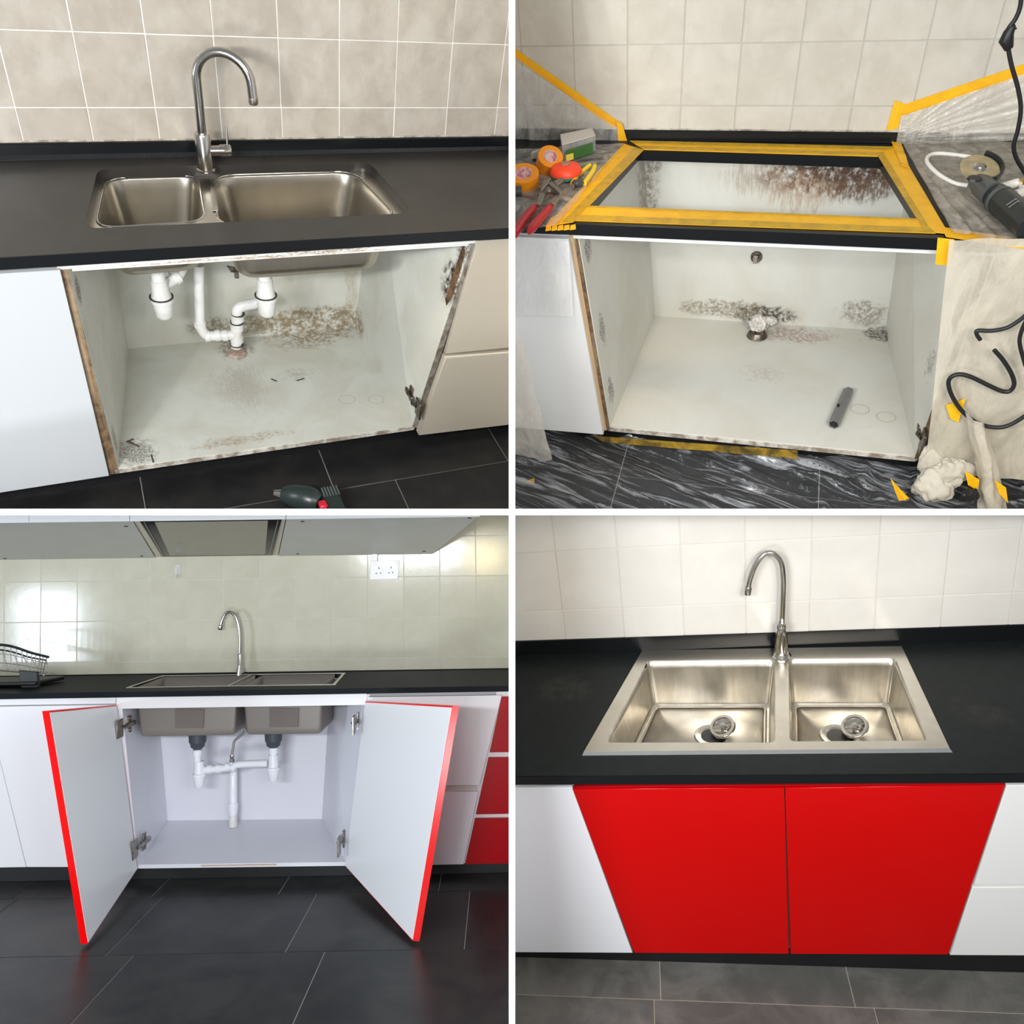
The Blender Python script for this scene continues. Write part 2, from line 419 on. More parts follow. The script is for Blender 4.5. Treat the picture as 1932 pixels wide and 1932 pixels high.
tiled_floor('floor_upper_left', 'charcoal floor tiles under the old sink cabinet', -.09, T, floorA, grout_f, -1.1, 2., -.75, .55)
# worktop
cut = rq([(.101, .456, 0), (.042, .098, 0), (.899, .098, 0), (.868, .456, 0)], .045)
wt = thing('worktop', 'black worktop holding the old two-bowl undermount sink', 'worktop', (.4, .25, .66))
mk('counter_slab', plate([(-.9, -.022), (1.75, -.022), (1.75, .532), (-.9, .532)], [[(p.x, p.y) for p in cut]], .660, .690), stoneA, wt)
mk('front_edge', boxed(-.9, 1.75, -.0245, -.0225, .659, .6885), black_dark, wt)  # dark strip so the front face lacks the sheen painted on top
bm = boxed(-.9, 1.75, .529, .5425, .688, .730, .002)
mk('upstand', bm, black_dark, wt)
mk('cove', slab([(-.9, .529, .690), (1.75, .529, .690), (1.75, .529, .700), (-.9, .529, .700)], (0, -.008, -.009)), black_stone, wt)
# caulk line above the upstand
mk('sealant_bead', tubed([(-.9 + .1 * i, .541, .731 + .0012 * math.sin(i * 2.3)) for i in range(27)], .003, 6), mat('old_sealant', (.62, .56, .46), .6, var=(.08, .06, .05), nscale=30, namt=.7), wt)
# sink
sk = thing('sink', 'old stainless steel double-bowl sink set under the worktop', 'sink', (.45, .28, .5))
b1 = [(0.116, 0.459, 0.665), (0.363, 0.463, 0.665), (0.339, 0.167, 0.665), (0.067, 0.158, 0.665)]
b2 = [(0.402, 0.457, 0.665), (0.823, 0.459, 0.665), (0.864, 0.134, 0.665), (0.366, 0.136, 0.665)]
def xy(l): return [(p.x, p.y) for p in l]
o1, o2 = rq(b1, .06, 6), rq(b2, .065, 6)
rim_out = rq([(.085, .475, 0), (.022, .08, 0), (.92, .08, 0), (.885, .475, 0)], .055)
mk('rim', plate(xy(rim_out), [xy(o1), xy(o2)], .654, .6595), steel_br, sk)
dt = .6595
bA = bowl([(p[0], p[1], dt) for p in b1], .165, .16, .06, .035)
mk('bowl', bA, steel, sk, sol=.0015)
bB = bowl([(p[0], p[1], dt) for p in b2], .185, .13, .065, .04)
mk('bowl', bB, steel, sk, sol=.0015)
lip = mat('polished_lip', (.70, .66, .60), .18, 1)
for o in (o1, o2): mk('bowl_lip', tubed([(p.x, p.y, .6605) for p in o + [o[0], o[1]]], .003, 8, False), lip, sk)
mk('overflow_plate', slab([(0.382, 0.376, 0.663), (0.395, 0.375, 0.663), (0.38, 0.221, 0.663), (0.366, 0.223, 0.663)], (0, 0, .002), .0006), steel_br, sk)
for c in ((.215, .27), (.60, .265)):
    d = mk('drain', lathed((c[0], c[1], .478 if c[0] > .4 else .4975), [(.0, .004), (.016, .004), (.03, .001), (.045, .003), (.047, 0)], seg=24), chrome, sk)
# tap
tp_ = thing('kitchen_tap', 'brushed swan-neck tap standing behind the old sink', 'tap', (.382, .43, .69))
mk('tap_body', lathed((.382, .43, .688), [(.0, 0), (.026, 0), (.026, .004), (.0215, .006), (.0215, .1), (.019, .104), (0, .104)], seg=28), chrome, tp_)
sp = [(.382, .43, .79), (.383, .43, .88)] + [(.383 + .066 * (1 - math.cos(a)), .43 - .03 * (1 - math.cos(a)) , .935 + .074 * math.sin(a)) for a in [PI * k / 14 for k in range(15)]] + [(.517, .369, .9)]
mk('spout', tubed(sp, .0125, 16), chrome, tp_)
mk('nozzle', lathed((.517, .369, .901), [(0, -.012), (.011, -.012), (.0135, -.006), (.0135, .006), (0, .006)], seg=18), steel_br, tp_)
mk('handle_hub', lathed((.398, .43, .742), [(.0, 0), (.014, 0), (.014, .027), (.0165, .028), (.0165, .055), (.014, .058), (0, .058)], (1, 0, 0), 22), chrome, tp_)
mk('lever', tubed([(.447, .43, .752), (.449, .432, .79), (.452, .436, .815)], [.004, .003, .0022], 8), chrome, tp_)
# cabinet with stained inside
mould = (.16, .12, .07); rust = (.12, .05, .02)
inA = mat('stained_white_inside', (.60, .61, .555), .45, var=(.47, .45, .37), nscale=5, namt=.6, bump=.05, bscale=12,
   stains=[((.72, .62, .04), (.34, .2, .085), (.24, .18, .10), .95, 16, .56), ((.45, .62, .05), (.3, .2, .06), (.18, .14, .08), .85, 14, .60), ((.86, .62, .2), (.05, .25, .32), (.35, .28, .18), .6, 25, .70, (3, 3, .6)),
           ((.43, .55, .0), (.09, .1, .05), rust, .8, 22, .62), ((.05, .06, .0), (.1, .1, .03), (.08, .06, .04), .9, 50, .66),
           ((.35, .05, 0), (.3, .05, .02), (.3, .2, .1), .6, 20, .72), ((.38, .33, 0), (.13, .2, .02), (.45, .42, .36), .5, 10, .62, (3, 1, 1)),
           ((.13, .62, .5), (.1, .2, .3), (.3, .25, .18), .4, 12, .7), ((1.02, .03, .5), (.05, .09, .13), (.03, .012, .006), 1., 9, .52), ((1.04, .03, .62), (.06, .12, .05), (.06, .04, .03), .9, 40, .6),
           ((-.0, .04, .56), (.02, .03, .05), (.04, .02, .01), 1, 40, .5), ((.0, .04, .08), (.02, .03, .08), (.12, .08, .05), .9, 50, .56), ((.42, .33, 0), (.13, .24, .02), (.3, .27, .22), .45, 30, .70, (4, .8, 1)), ((.6, .36, 0), (.2, .12, .02), (.2, .17, .14), .6, 60, .86)])
railm = mat('peeling_rail', (.70, .70, .66), .45, stains=[((.45, 0, .636), (.7, .1, .018), (.32, .2, .1), .85, 22, .66, (1, 1, 3)), ((.62, 0, .65), (.2, .1, .014), (.2, .12, .05), .8, 30, .62)])
cab = thing('sink_cabinet', 'open doorless white cabinet with mouldy inside under the old sink', 'cabinet', (.45, .3, -.018))
LF0, LF1, LB0, LB1 = V(0, 0, 0), V(-.006, 0, .655), V(.085, .62, 0), V(.105, .62, .655)
RF0, RF1, RB0, RB1 = V(.9, 0, 0), V(1.045, 0, .655), V(.878, .62, 0), V(.94, .62, .655)
mk('bottom_panel', slab([LF0 - V(.02, 0, 0), RF0 + V(.01, 0, 0), RB0 + V(.01, .01, 0), LB0 + V(-.01, .01, 0)], (0, 0, -.018)), inA, cab)
mk('bottom_edge_strip', slab([V(-.01, -.003, -.018), V(.905, -.003, -.018), V(.905, -.003, -.004), V(-.01, -.003, -.004)], (0, .003, 0)), mat('worn_edge_strip', (.62, .60, .54), .5, var=(.15, .09, .05), nscale=25, namt=.8), cab)
mk('back_panel', slab([LB0 + V(-.01, 0, -.01), RB0 + V(.01, 0, -.01), RB1 + V(.01, 0, 0), LB1 + V(-.01, 0, 0)], (0, .012, 0)), inA, cab)
mk('side_panel', slab([LF0, LB0, LB1, LF1], (-.016, 0, 0)), inA, cab)
mk('side_panel', slab([RF0, RB0, RB1, RF1], (.016, 0, 0)), inA, cab)
mk('raw_front_edge', slab([LF0 + V(-.026, -.003, -.018), LF0 + V(-.001, -.003, -.018), LF1 + V(-.001, -.003, -.012), LF1 + V(-.03, -.003, 0)], (0, .004, 0)), raw_edge, cab, label='water-swollen brown front edge of side panel')
mk('raw_front_edge', slab([RF0 + V(.001, -.003, -.01), RF0 + V(.018, -.003, -.01), RF1 + V(.018, -.003, 0), RF1 + V(.001, -.003, 0)], (0, .004, 0)), mat('grey_worn_edge', (.24, .22, .19), .7, var=(.07, .05, .03), nscale=30, namt=.9), cab)
# splintered hole near the top of the right side
tpts = [V(1.012, .012, .60), V(1.022, .04, .63), V(1.008, .09, .61), V(1.0, .10, .56), V(.985, .075, .49), V(.978, .05, .45), V(.972, .02, .43), V(.98, .006, .47)]
tpts = [V(RF0.x + (RF1.x - RF0.x) * p.z / .655 - p.y * .06 - .004, p.y, p.z) for p in tpts]
bm = bmesh.new(); hexa(bm, tpts, [p + V(.004, 0, 0) for p in tpts])
mk('rot_hole', bm, mat('rotten_board', (.035, .015, .008), .9, var=(.22, .12, .05), nscale=28, namt=.9, bump=1, bscale=80), cab, smooth=False, label='rotten brown hole in the side panel')
mk('top_rail', slab([V(-.03, -.004, .640), V(1.06, -.004, .640), V(1.06, -.004, .6605), V(-.03, -.004, .6605)], (0, .016, 0)), railm, cab)
mk('top_rail_strip', slab([V(-.0, .012, .625), V(1.05, .012, .625), V(1.05, .012, .655), V(-.0, .012, .655)], (0, .06, 0)), railm, cab)
hinge(cab, (.912, .012, .085), -1, m=rusty, s=1.05)
mk('plinth', boxed(-.9, 1.7, .05, .065, -.089, -.018), black_matt, cab)
# ring marks left by bottles


# cabinets on both sides
lc = thing('base_cabinet', 'plain white cabinet door left of the old sink', 'cabinet', (-.5, .2, -.01))
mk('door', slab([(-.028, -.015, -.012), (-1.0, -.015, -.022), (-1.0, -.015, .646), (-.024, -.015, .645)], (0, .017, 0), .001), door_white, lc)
mk('side_panel', slab([(-.034, .003, -.01), (-.034, .55, -.01), (-.034, .55, .655), (-.034, .003, .655)], (-.016, 0, 0)), tan_edge, lc)
mk('rail', slab([(-1., -.0, .648), (-.03, -.0, .648), (-.03, -.0, .66), (-1., -.0, .66)], (0, .016, 0)), white_lam, lc)
dc = thing('drawer_cabinet', 'cream-lit white drawer cabinet right of the old sink', 'cabinet', (1.3, .2, -.04))
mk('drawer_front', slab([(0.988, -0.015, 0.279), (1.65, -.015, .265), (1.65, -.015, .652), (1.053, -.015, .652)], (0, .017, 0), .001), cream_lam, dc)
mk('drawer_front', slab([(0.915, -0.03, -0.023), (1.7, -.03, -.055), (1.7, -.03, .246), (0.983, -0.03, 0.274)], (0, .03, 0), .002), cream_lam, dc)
mk('drawer_grip', slab([(0.979, -0.03, 0.276), (1.7, -.03, .246), (1.7, .0, .256), (.985, .0, .256)], (0, 0, .004)), mat('cream_grip', (.8, .74, .6), .3), dc)  # finger pull, its bevel highlight put into the paler colour
mk('carcass_side', slab([(.925, .003, -.03), (.925, .5, -.03), (1.07, .5, .655), (1.07, .003, .655)], (.012, 0, 0)), cream_lam, dc)
# plumbing
def trap(label, x, y, ztop, zc, zbot, r=.031, elbow=None):
    t = thing('bottle_trap', label, 'drain trap', (x, y, zbot), group='bottle traps under the old sink')
    mk('tailpipe', lathed((x, y, zc), [(0, .05), (.02, .05), (.02, ztop - zc), (0, ztop - zc)]), pvc, t)
    mk('trap_body', lathed((x, y, zc), [(0, .062), (.022, .062), (.024, .055), (.026, .03), (.032, 0), (0, 0)], seg=24), pvc, t)
    mk('trap_cup', lathed((x, y, zbot), [(0, 0), (.018, .002), (.027, .012), (.030, zc - zbot - .006), (.034, zc - zbot - .004), (.034, zc - zbot + .008), (.031, zc - zbot + .01), (0, zc - zbot + .01)], seg=24), pvc, t)
    mk('washer', lathed((x, y, zc + .008), [(.0, 0), (.035, 0), (.035, .003), (0, .003)], seg=24), ring_dark, t)
    mk('collar_nut', lathed((x, y, zc + .05), [(0, 0), (.025, 0), (.025, .016), (0, .016)], seg=12), pvc, t)
    return t
q = (0.206, 0.36, 0.328); q0 = (0.2, 0.36, 0.265)
t1 = trap('bottle trap hanging under the small left bowl', q[0], .36, .50, q[2], q0[2])
mk('outlet_elbow', tubed(spline([(q[0] + .01, .37, q[2] + .04), (q[0] + .055, .40, q[2] + .05), (q[0] + .085, .42, q[2] + .085), (q[0] + .14, .44, q[2] + .11)]), .017, 14), pvc, t1)
mk('elbow_nut', lathed((q[0] + .045, .395, q[2] + .048), [(0, 0), (.024, 0), (.024, .014), (0, .014)], (.8, .4, .3), 14), pvc, t1)
q = (0.514, 0.36, 0.305); q0 = (0.507, 0.36, 0.24)
t2 = trap('bottle trap hanging under the large right bowl', q[0], .36, .48, q[2], q0[2])
del t1['group'], t2['group']
dp = thing('drain_pipe', 'white jointed waste pipe rising from the cabinet floor', 'pipe', (.425, .515, 0))
S1 = [(0.336, 0.5, 0.358), (0.319, 0.5, 0.168), (0.319, 0.5, 0.132), (0.331, 0.5, 0.102), (0.354, 0.5, 0.095), (0.42, 0.5, 0.091)]
mk('pipe_run', tubed(spline(S1, 5), .0165, 14), pvc, dp)
for p, ax in (((0.317, 0.5, 0.144), (0, 0, 1)), ((0.335, 0.5, 0.097), (1, 0, 0)), ((0.368, 0.5, 0.095), (1, 0, 0)), ((0.392, 0.5, 0.092), (1, 0, 0))):
    mk('pipe_socket', lathed(p, [(0, -.008), (.0195, -.008), (.0195, .008), (0, .008)], ax, 18), pvc, dp)
S2 = [(0.426, 0.5, 0.042), (0.438, 0.5, 0.166), (0.445, 0.5, 0.191), (0.467, 0.5, 0.201), (0.502, 0.5, 0.206), (0.534, 0.5, 0.227)]
mk('riser', tubed(spline(S2, 5), .018, 16), pvc, dp)
for p in [(0.43, 0.5, 0.073), (0.434, 0.5, 0.119), (0.439, 0.5, 0.155)]: mk('pipe_socket', lathed(p, [(0, -.009), (.0215, -.009), (.0215, .009), (0, .009)], seg=18), pvc, dp)
for p in [(0.436, 0.5, 0.139), (0.429, 0.5, 0.052), (0.442, 0.5, 0.171)]: mk('joint_ring', lathed(p, [(0, -.0015), (.0222, -.0015), (.0222, .0015), (0, .0015)], seg=18), ring_dark, dp)
mk('floor_gasket', lathed((0.429, 0.524, 0), [(.0, .002), (.034, .001), (.03, .007), (.022, .009), (0, .009)], seg=20), mat('rusty_gasket', (.3, .2, .15), .8, var=(.6, .5, .45), nscale=40, namt=.8), dp)
vl = thing('bracket', 'small rusty sink clip hanging below the old bowls', 'clip', (0.414, 0.3, 0.441))
mk('clip_plate', slab([(0.397, 0.3, 0.456), (0.433, 0.3, 0.446), (0.426, 0.3, 0.433), (0.408, 0.3, 0.434)], (0, .004, 0)), rusty, vl)
mk('clip_screw', tubed([(0.423, 0.3, 0.437), (0.423, 0.3, 0.416)], .007, 8), nickel, vl)
# cordless drill on the floor
gd = mat('dark_green_plastic', (.012, .022, .02), .35, spec=.6, var=(.02, .03, .03), nscale=20, namt=.4)
dr = thing('cordless_drill', 'dark cordless drill lying on the floor tiles', 'drill', (.48, -.2, -.088))
P0 = (0.435, -0.166, -0.055); P1 = (0.493, -0.196, -0.055); P2 = (0.535, -0.236, -0.055)
mk('motor_housing', tubed(spline([P0, P1, P2], 6), [.024, .029, .033, .036, .037, .038, .039, .040, .040, .039, .037, .033, .026], 16), gd, dr)
mk('housing_rib', lathed(P1, [(0, -.004), (.036, -.004), (.036, .004), (0, .004)], V(*P1) - V(*P0), 20), grey_pl, dr)
mk('chuck', tubed([P0, V(*P0) + (V(*P0) - V(*P1)) * .35], [.017, .011], 14), chrome, dr)
B0 = (0.571, -0.207, -0.05)
bm = boxed(B0[0] - .03, B0[0] + .028, B0[1] - .10, B0[1] + .02, -.088, -.03, .008); bt = mk('battery_block', bm, gd, dr)
for k in range(6):
    mk('vent_slot', boxed(B0[0] - .024 + k * .009, B0[0] - .020 + k * .009, B0[1] - .03, B0[1] + .012, -.0305, -.0285), mat('vent_grey', (.09, .1, .1), .5) if k == 0 else bpy.data.materials['vent_grey'], dr)
redb = mat('red_plastic', (.55, .01, .03), .35)
mk('red_switch', boxed(P2[0] - .012, P2[0] + .012, P2[1] - .05, P2[1] - .02, -.035, -.02, .004), redb, dr)
# bottle ring marks: thin dried rings of limescale
rm = mat('dried_water_ring', (.42, .40, .35), .7)
for c, r in (((.730, .183), .027), ((.826, .162), .026)):
    bm = bmesh.new(); rr = [[(c[0] + (r + d) * math.cos(2 * PI * k / 32), c[1] + (r + d) * .9 * math.sin(2 * PI * k / 32), .0006) for k in range(32)] for d in (-.0012, .0012)]
    bm = loft([[V(*p) for p in x] for x in rr], False)
    mk('water_ring', bm, rm, cab, smooth=False)
# splinters lying on the cabinet bottom
wdm = mat('dark_splinter', (.06, .035, .02), .8)
for i, (a, b) in enumerate((((0.032, 0.112, 0.003), (0.053, 0.122, 0.003)), ((0.035, 0.116, 0.003), (0.064, 0.083, 0.003)), ((0.094, 0.036, 0.003), (0.096, -0, 0.003)), ((0.592, 0.32, 0.003), (0.619, 0.327, 0.003)), ((0.511, 0.346, 0.003), (0.526, 0.33, 0.003)))):
    o = mk('wood_splinter', tubed([a, b], .002, 6), wdm, loc=a, cat='splinter', label=['short dark splinter near the left front corner of the mouldy cabinet', 'crossed dark splinter near the left front corner of the mouldy cabinet', 'dark splinter at the front edge of the mouldy cabinet floor', 'right dark sliver in the middle of the mouldy cabinet floor', 'left dark sliver in the middle of the mouldy cabinet floor'][i])
end_bay(-1, 1)

# ============================================================ UPPER RIGHT: the masked-off cut-out
start_bay(PB); BAY = PB
tileB = mat('marbled_ivory_tile', (.58, .545, .47), .16, spec=.5, var=(.50, .465, .39), nscale=9, namt=.7, rnd=1, bump=.12, bscale=25, grain=((14, 6, 9), (.66, .63, .56), .4))
tiled_wall('wall_upper_right', 'ivory marbled tiles above the taped worktop cut-out', .551, -.363, .159, .785, .166, -3, 13, -1, 5, .69, tileB, mat('grey_grout', (.46, .44, .39), .8))
floorB = mat('slate_grey_tile', (.012, .013, .014), .4, spec=.3, var=(.026, .026, .025), nscale=7, namt=.6, rnd=1)
T = [(a, b, c, d) for (c, d) in ((-.62, -.12), (-.12, .5)) for (a, b) in ((-.9, -.55), (-.55, .05), (.05, .65), (.65, 1.25), (1.25, 1.8))]
tiled_floor('floor_upper_right', 'dark floor tiles under the plastic drop sheet', -.10, T, floorB, grout_f, -.9, 1.8, -.62, .5)
hole = [(0.005, 0.458, 0.688), (-0.067, 0.08, 0.688), (0.764, 0.064, 0.688), (0.684, 0.437, 0.688)]
wt = thing('worktop', 'black worktop with an empty rectangular sink cut-out', 'worktop', (.4, .25, .658))
hp = rq(hole, .012, 3)
mk('counter_slab', plate([(-.9, -.033), (1.6, -.033), (1.6, .54), (-.9, .54)], [xy(hp)], .658, .688), black_dark, wt)
mk('upstand', boxed(-.9, 1.6, .536, .5465, .687, .717, .002), black_dark, wt)
mk('sealant_bead', tubed([(-.3 + .1 * i, .545, .718 + .001 * math.sin(i * 2.3)) for i in range(12)], .0025, 6), bpy.data.materials['old_sealant'], wt)
inB = mat('rust_stained_white_inside', (.65, .65, .60), .45, var=(.56, .53, .43), nscale=4, namt=.5, bump=.05, bscale=12,
   stains=[((.56, .66, .535), (.28, .2, .085), (.13, .055, .025), 1., 9, .36, (1, 1, .7)), ((.60, .66, .55), (.2, .2, .05), (.05, .025, .015), 1., 16, .45), ((.50, .66, .48), (.16, .2, .10), (.42, .30, .20), .75, 16, .60, (3, 3, .35)), ((.66, .66, .50), (.17, .2, .07), (.12, .07, .04), .9, 22, .60, (2, 2, .5)),
           ((.36, .66, .52), (.2, .2, .10), (.36, .30, .22), .7, 20, .70, (3, 3, .3)), ((.42, .66, .035), (.17, .2, .05), (.05, .04, .03), .95, 18, .56), ((.3, .66, .05), (.3, .2, .06), (.22, .18, .12), .8, 20, .66),
           ((.75, .66, .06), (.12, .2, .08), (.25, .21, .15), .8, 18, .62), ((.55, .60, 0), (.2, .08, .04), (.28, .15, .1), .7, 20, .62), ((.83, .64, 0), (.09, .06, .03), (.05, .03, .02), .95, 22, .55),
           ((.0, .66, .5), (.08, .2, .3), (.15, .1, .06), .7, 14, .66), ((-.06, .05, .58), (.04, .04, .06), (.06, .05, .04), .9, 45, .6), ((.0, .05, .1), (.05, .04, .08), (.06, .05, .04), .9, 60, .62), ((-.03, .06, .32), (.04, .04, .1), (.05, .04, .03), .9, 60, .66),
           ((.45, .35, 0), (.3, .2, .03), (.3, .27, .22), .5, 60, .9), ((.905, .1, .25), (.05, .06, .1), (.05, .05, .05), .8, 60, .70)])
cab = thing('sink_cabinet', 'open emptied cabinet with rust-stained back under the cut-out', 'cabinet', (.45, .3, -.018))
LF0, LF1, LB0, LB1 = V(0, 0, 0), V(-.083, 0, .652), V(.042, .665, 0), V(-.014, .665, .652)
RF0, RF1, RB0, RB1 = V(.9, 0, 0), V(.918, 0, .652), V(.84, .665, 0), V(.785, .665, .652)
mk('bottom_panel', slab([LF0 - V(.02, 0, 0), RF0 + V(.01, 0, 0), RB0 + V(.01, .01, 0), LB0 + V(-.01, .01, 0)], (0, 0, -.018)), inB, cab)
mk('bottom_edge_strip', slab([V(-.006, -.003, -.020), V(.905, -.003, -.020), V(.905, -.003, -.006), V(-.006, -.003, -.006)], (0, .003, 0)), bpy.data.materials['worn_edge_strip'], cab)
mk('back_panel', slab([LB0 + V(-.01, 0, -.01), RB0 + V(.01, 0, -.01), RB1 + V(.01, 0, 0), LB1 + V(-.01, 0, 0)], (0, .012, 0)), inB, cab)
mk('back_rail', slab([V(-.01, .645, .585), V(.79, .645, .585), V(.785, .645, .652), V(-.012, .645, .652)], (0, .018, 0), .001), inB, cab)
mk('side_panel', slab([LF0, LB0, LB1, LF1], (-.016, 0, 0)), inB, cab)
mk('side_panel', slab([RF0, RB0, RB1, RF1], (.016, 0, 0)), inB, cab)
mk('raw_front_edge', slab([LF0 + V(-.012, -.003, -.018), LF0 + V(-.001, -.003, -.018), LF1 + V(-.001, -.003, -.012), LF1 + V(-.012, -.003, 0)], (0, .004, 0)), raw_edge, cab, label='rotten brown front edge of side panel')
mk('tan_front_edge', slab([LF0 + V(-.022, -.004, -.018), LF0 + V(-.012, -.004, -.018), LF1 + V(-.012, -.004, -.012), LF1 + V(-.024, -.004, 0)], (0, .004, 0)), tan_edge, cab)
mk('raw_front_edge', slab([RF0 + V(.001, -.003, -.01), RF0 + V(.016, -.003, -.01), RF1 + V(.016, -.003, 0), RF1 + V(.001, -.003, 0)], (0, .004, 0)), raw_edge, cab)
mk('rot_hole', slab([V(.908, .012, .56), V(.904, .10, .53), V(.897, .09, .43), V(.903, .012, .40)], (.003, 0, 0)), bpy.data.materials['rotten_board'], cab, label='rotten brown hole in the side panel')
mk('top_rail', slab([V(-.10, -.004, .634), V(1.0, -.004, .634), V(1.0, -.004, .6585), V(-.10, -.004, .6585)], (0, .016, 0)), mat('clean_white_rail', (.74, .75, .73), .4), cab)
hinge(cab, (.906, .012, .075), -1, m=rusty, s=1.15)
mk('plinth', boxed(-.9, 1.6, .05, .065, -.099, -.018), black_matt, cab)
for c, r in (((0.751, 0.202, 0), .027), ((0.827, 0.173, 0), .028)):
    rr = [[V(c[0] + (r + d) * math.cos(2 * PI * k / 32), c[1] + (r + d) * .9 * math.sin(2 * PI * k / 32), .0006) for k in range(32)] for d in (-.0012, .0012)]
    mk('water_ring', loft(rr, False), rm, cab, smooth=False)
lc = thing('base_cabinet', 'white cabinet door half wrapped in film left of the cut-out', 'cabinet', (-.5, .2, -.01))
mk('door', slab([(-.020, -.018, -.026), (-.9, -.018, -.045), (-.9, -.018, .638), (-.106, -.018, .638)], (0, .017, 0), .001), white_lam, lc)
mk('rail', slab([(-.9, -.002, .64), (-.1, -.002, .64), (-.1, -.002, .657), (-.9, -.002, .657)], (0, .016, 0)), white_lam, lc)
rc = thing('base_cabinet', 'cabinet front hidden behind milky film right of the cut-out', 'cabinet', (1.2, .2, -.01))
mk('door', slab([(.925, -.012, -.04), (1.6, -.012, -.04), (1.6, -.012, .64), (.94, -.012, .64)], (0, .017, 0), .001), cream_lam, rc)
# masking tape strips round the cut-out, each stuck flat
ZT = .6885
def strip(label, a, off=(0, 0, .0007), m=tape, over=None, name='masking_tape', n=10, amp=.0006, grp=None):
    """a: two long edges p0-p1 and p3-p2; gently uneven band"""
    t = thing(name, label, 'tape', a[0], group=grp)
    bm = bmesh.new(); c = [V(*p) for p in a]; o = V(*off); U = []
    nn = (c[1] - c[0]).cross(c[3] - c[0]).normalized()
    if nn.dot(o) < 0: nn = -nn
    rows = []
    for i in range(n + 1):
        u = i / n; w = amp * abs(mnoise.noise(V(u * 9, c[0].x * 7, c[0].z)))
        p, q = c[0].lerp(c[1], u), c[3].lerp(c[2], u)
        rows.append([bm.verts.new(x) for x in (p, q, q + o + nn * w, p + o + nn * w)])
    for a_, b_ in zip(rows, rows[1:]):
        for k in range(4): bm.faces.new((a_[k], a_[(k + 1) % 4], b_[(k + 1) % 4], b_[k]))
    bm.faces.new(rows[0]); bm.faces.new(rows[-1][::-1])
    mk('tape_band', bm, m, t, smooth=False)
    if over:
        for f0, f1, mm in over:
            p = [c[0].lerp(c[3], f0), c[1].lerp(c[2], f0), c[1].lerp(c[2], f1), c[0].lerp(c[3], f1)]
            mk('overlapping_band', slab([x + o + nn * .0006 for x in p], o), mm, t)
    return t
strip('yellow tape strip along the back edge of the cut-out', [(-0.034, 0.527, 0.689), (0.724, 0.507, 0.689), (0.673, 0.438, 0.689), (0.021, 0.46, 0.689)], over=[(0, .35, tape_dk), (.6, .9, tape_dk)])
strip('yellow tape strip along the front edge of the cut-out', [(-0.071, 0.074, 0.689), (0.765, 0.062, 0.689), (0.792, -0.011, 0.689), (-0.087, -0.016, 0.689)], over=[(.62, 1., tape_dk), (.0, .12, tape_dk)])
strip('yellow tape strip along the left edge of the cut-out', [(-0.046, 0.501, 0.69), (-0.155, -0.044, 0.69), (-0.088, -0.026, 0.69), (0.02, 0.455, 0.69)], over=[(.55, .97, tape_dk)])
strip('yellow tape strip along the right edge of the cut-out', [(0.673, 0.448, 0.69), (0.769, -0.006, 0.69), (0.821, -0.013, 0.69), (0.724, 0.528, 0.69)], over=[(.0, .28, tape_dk)])
jag = strip('jagged yellow tape ends folded at the front left corner', [(-0.152, -0.008, 0.69), (-0.092, 0.035, 0.69), (-0.09, -0.027, 0.69), (-0.155, -0.057, 0.69)], m=tape, n=6, amp=.003)
for i in range(5): mk('torn_end', slab([V(*p) for p in [(-0.155, -0.055, 0.69), (-0.143, -0.048, 0.69), (-0.136, -0.075, 0.69), (-0.15, -0.082, 0.69)]] if i == 0 else [V(*p) + V(.016 * i, .002 * i, .0004 * i) for p in [(-0.155, -0.055, 0.69), (-0.143, -0.048, 0.69), (-0.136, -0.075, 0.69), (-0.15, -0.082, 0.69)]], (0, 0, .0007)), tape, jag)
strip('yellow tape tab hanging over the front right corner', [(0.795, -0.034, 0.69), (0.806, -0.034, 0.622), (0.842, -0.034, 0.62), (0.832, -0.034, 0.687)])
strip('pale yellow tape running right from the front corner', [(0.806, 0.021, 0.691), (0.979, -0.028, 0.691), (0.973, -0.075, 0.691), (0.813, -0.03, 0.691)])
strip('yellow tape crumpled at the back right corner of the cut-out', [(0.712, 0.538, 0.692), (0.732, 0.377, 0.692), (0.752, 0.357, 0.692), (0.738, 0.524, 0.692)], amp=.005, n=12)
yw = .5455
strip('yellow tape line climbing left across the tiles', [(-0.399, 0.546, 0.96), (-0.067, 0.546, 0.737), (-0.083, 0.546, 0.718), (-0.401, 0.546, 0.936)], off=(0, -.0007, 0), over=[(.5, .95, mat('tape_fold', (.93, .42, .0), .45))])
strip('yellow tape line climbing right across the tiles', [(0.718, 0.546, 0.788), (1.009, 0.546, 0.898), (1.017, 0.546, 0.869), (0.727, 0.547, 0.76)], off=(0, -.0007, 0))
strip('yellow tape knot where the right line meets the worktop', [(0.699, 0.545, 0.802), (0.726, 0.545, 0.794), (0.723, 0.545, 0.726), (0.693, 0.545, 0.721)], off=(0, -.0007, 0), amp=.002)
strip('yellow tape tab where the left line meets the worktop', [(-0.075, 0.532, 0.746), (-0.058, 0.532, 0.739), (-0.041, 0.532, 0.684), (-0.069, 0.532, 0.683)], off=(0, -.0007, 0), amp=.002)
strip('dirty yellow tape along the plinth under the emptied cabinet', [(-0.058, -0.006, -0.044), (0.575, -0.006, -0.02), (0.579, -0.006, -0.051), (-0.02, -0.006, -0.065)], off=(0, -.0007, 0), m=tape_dirty, amp=.003, n=20)
strip('torn yellow tape scrap stuck on the milky film', [(0.918, -0.08, 0.245), (0.959, -0.08, 0.272), (0.961, -0.08, 0.193), (0.939, -0.08, 0.203)], off=(0, -.0007, 0))
strip('small yellow tape scrap by the crumpled cloth', [(1.007, -0.12, 0.062), (1.051, -0.12, 0.035), (1.057, -0.12, -0.004), (1.028, -0.12, 0.012)], off=(0, -.0007, 0))
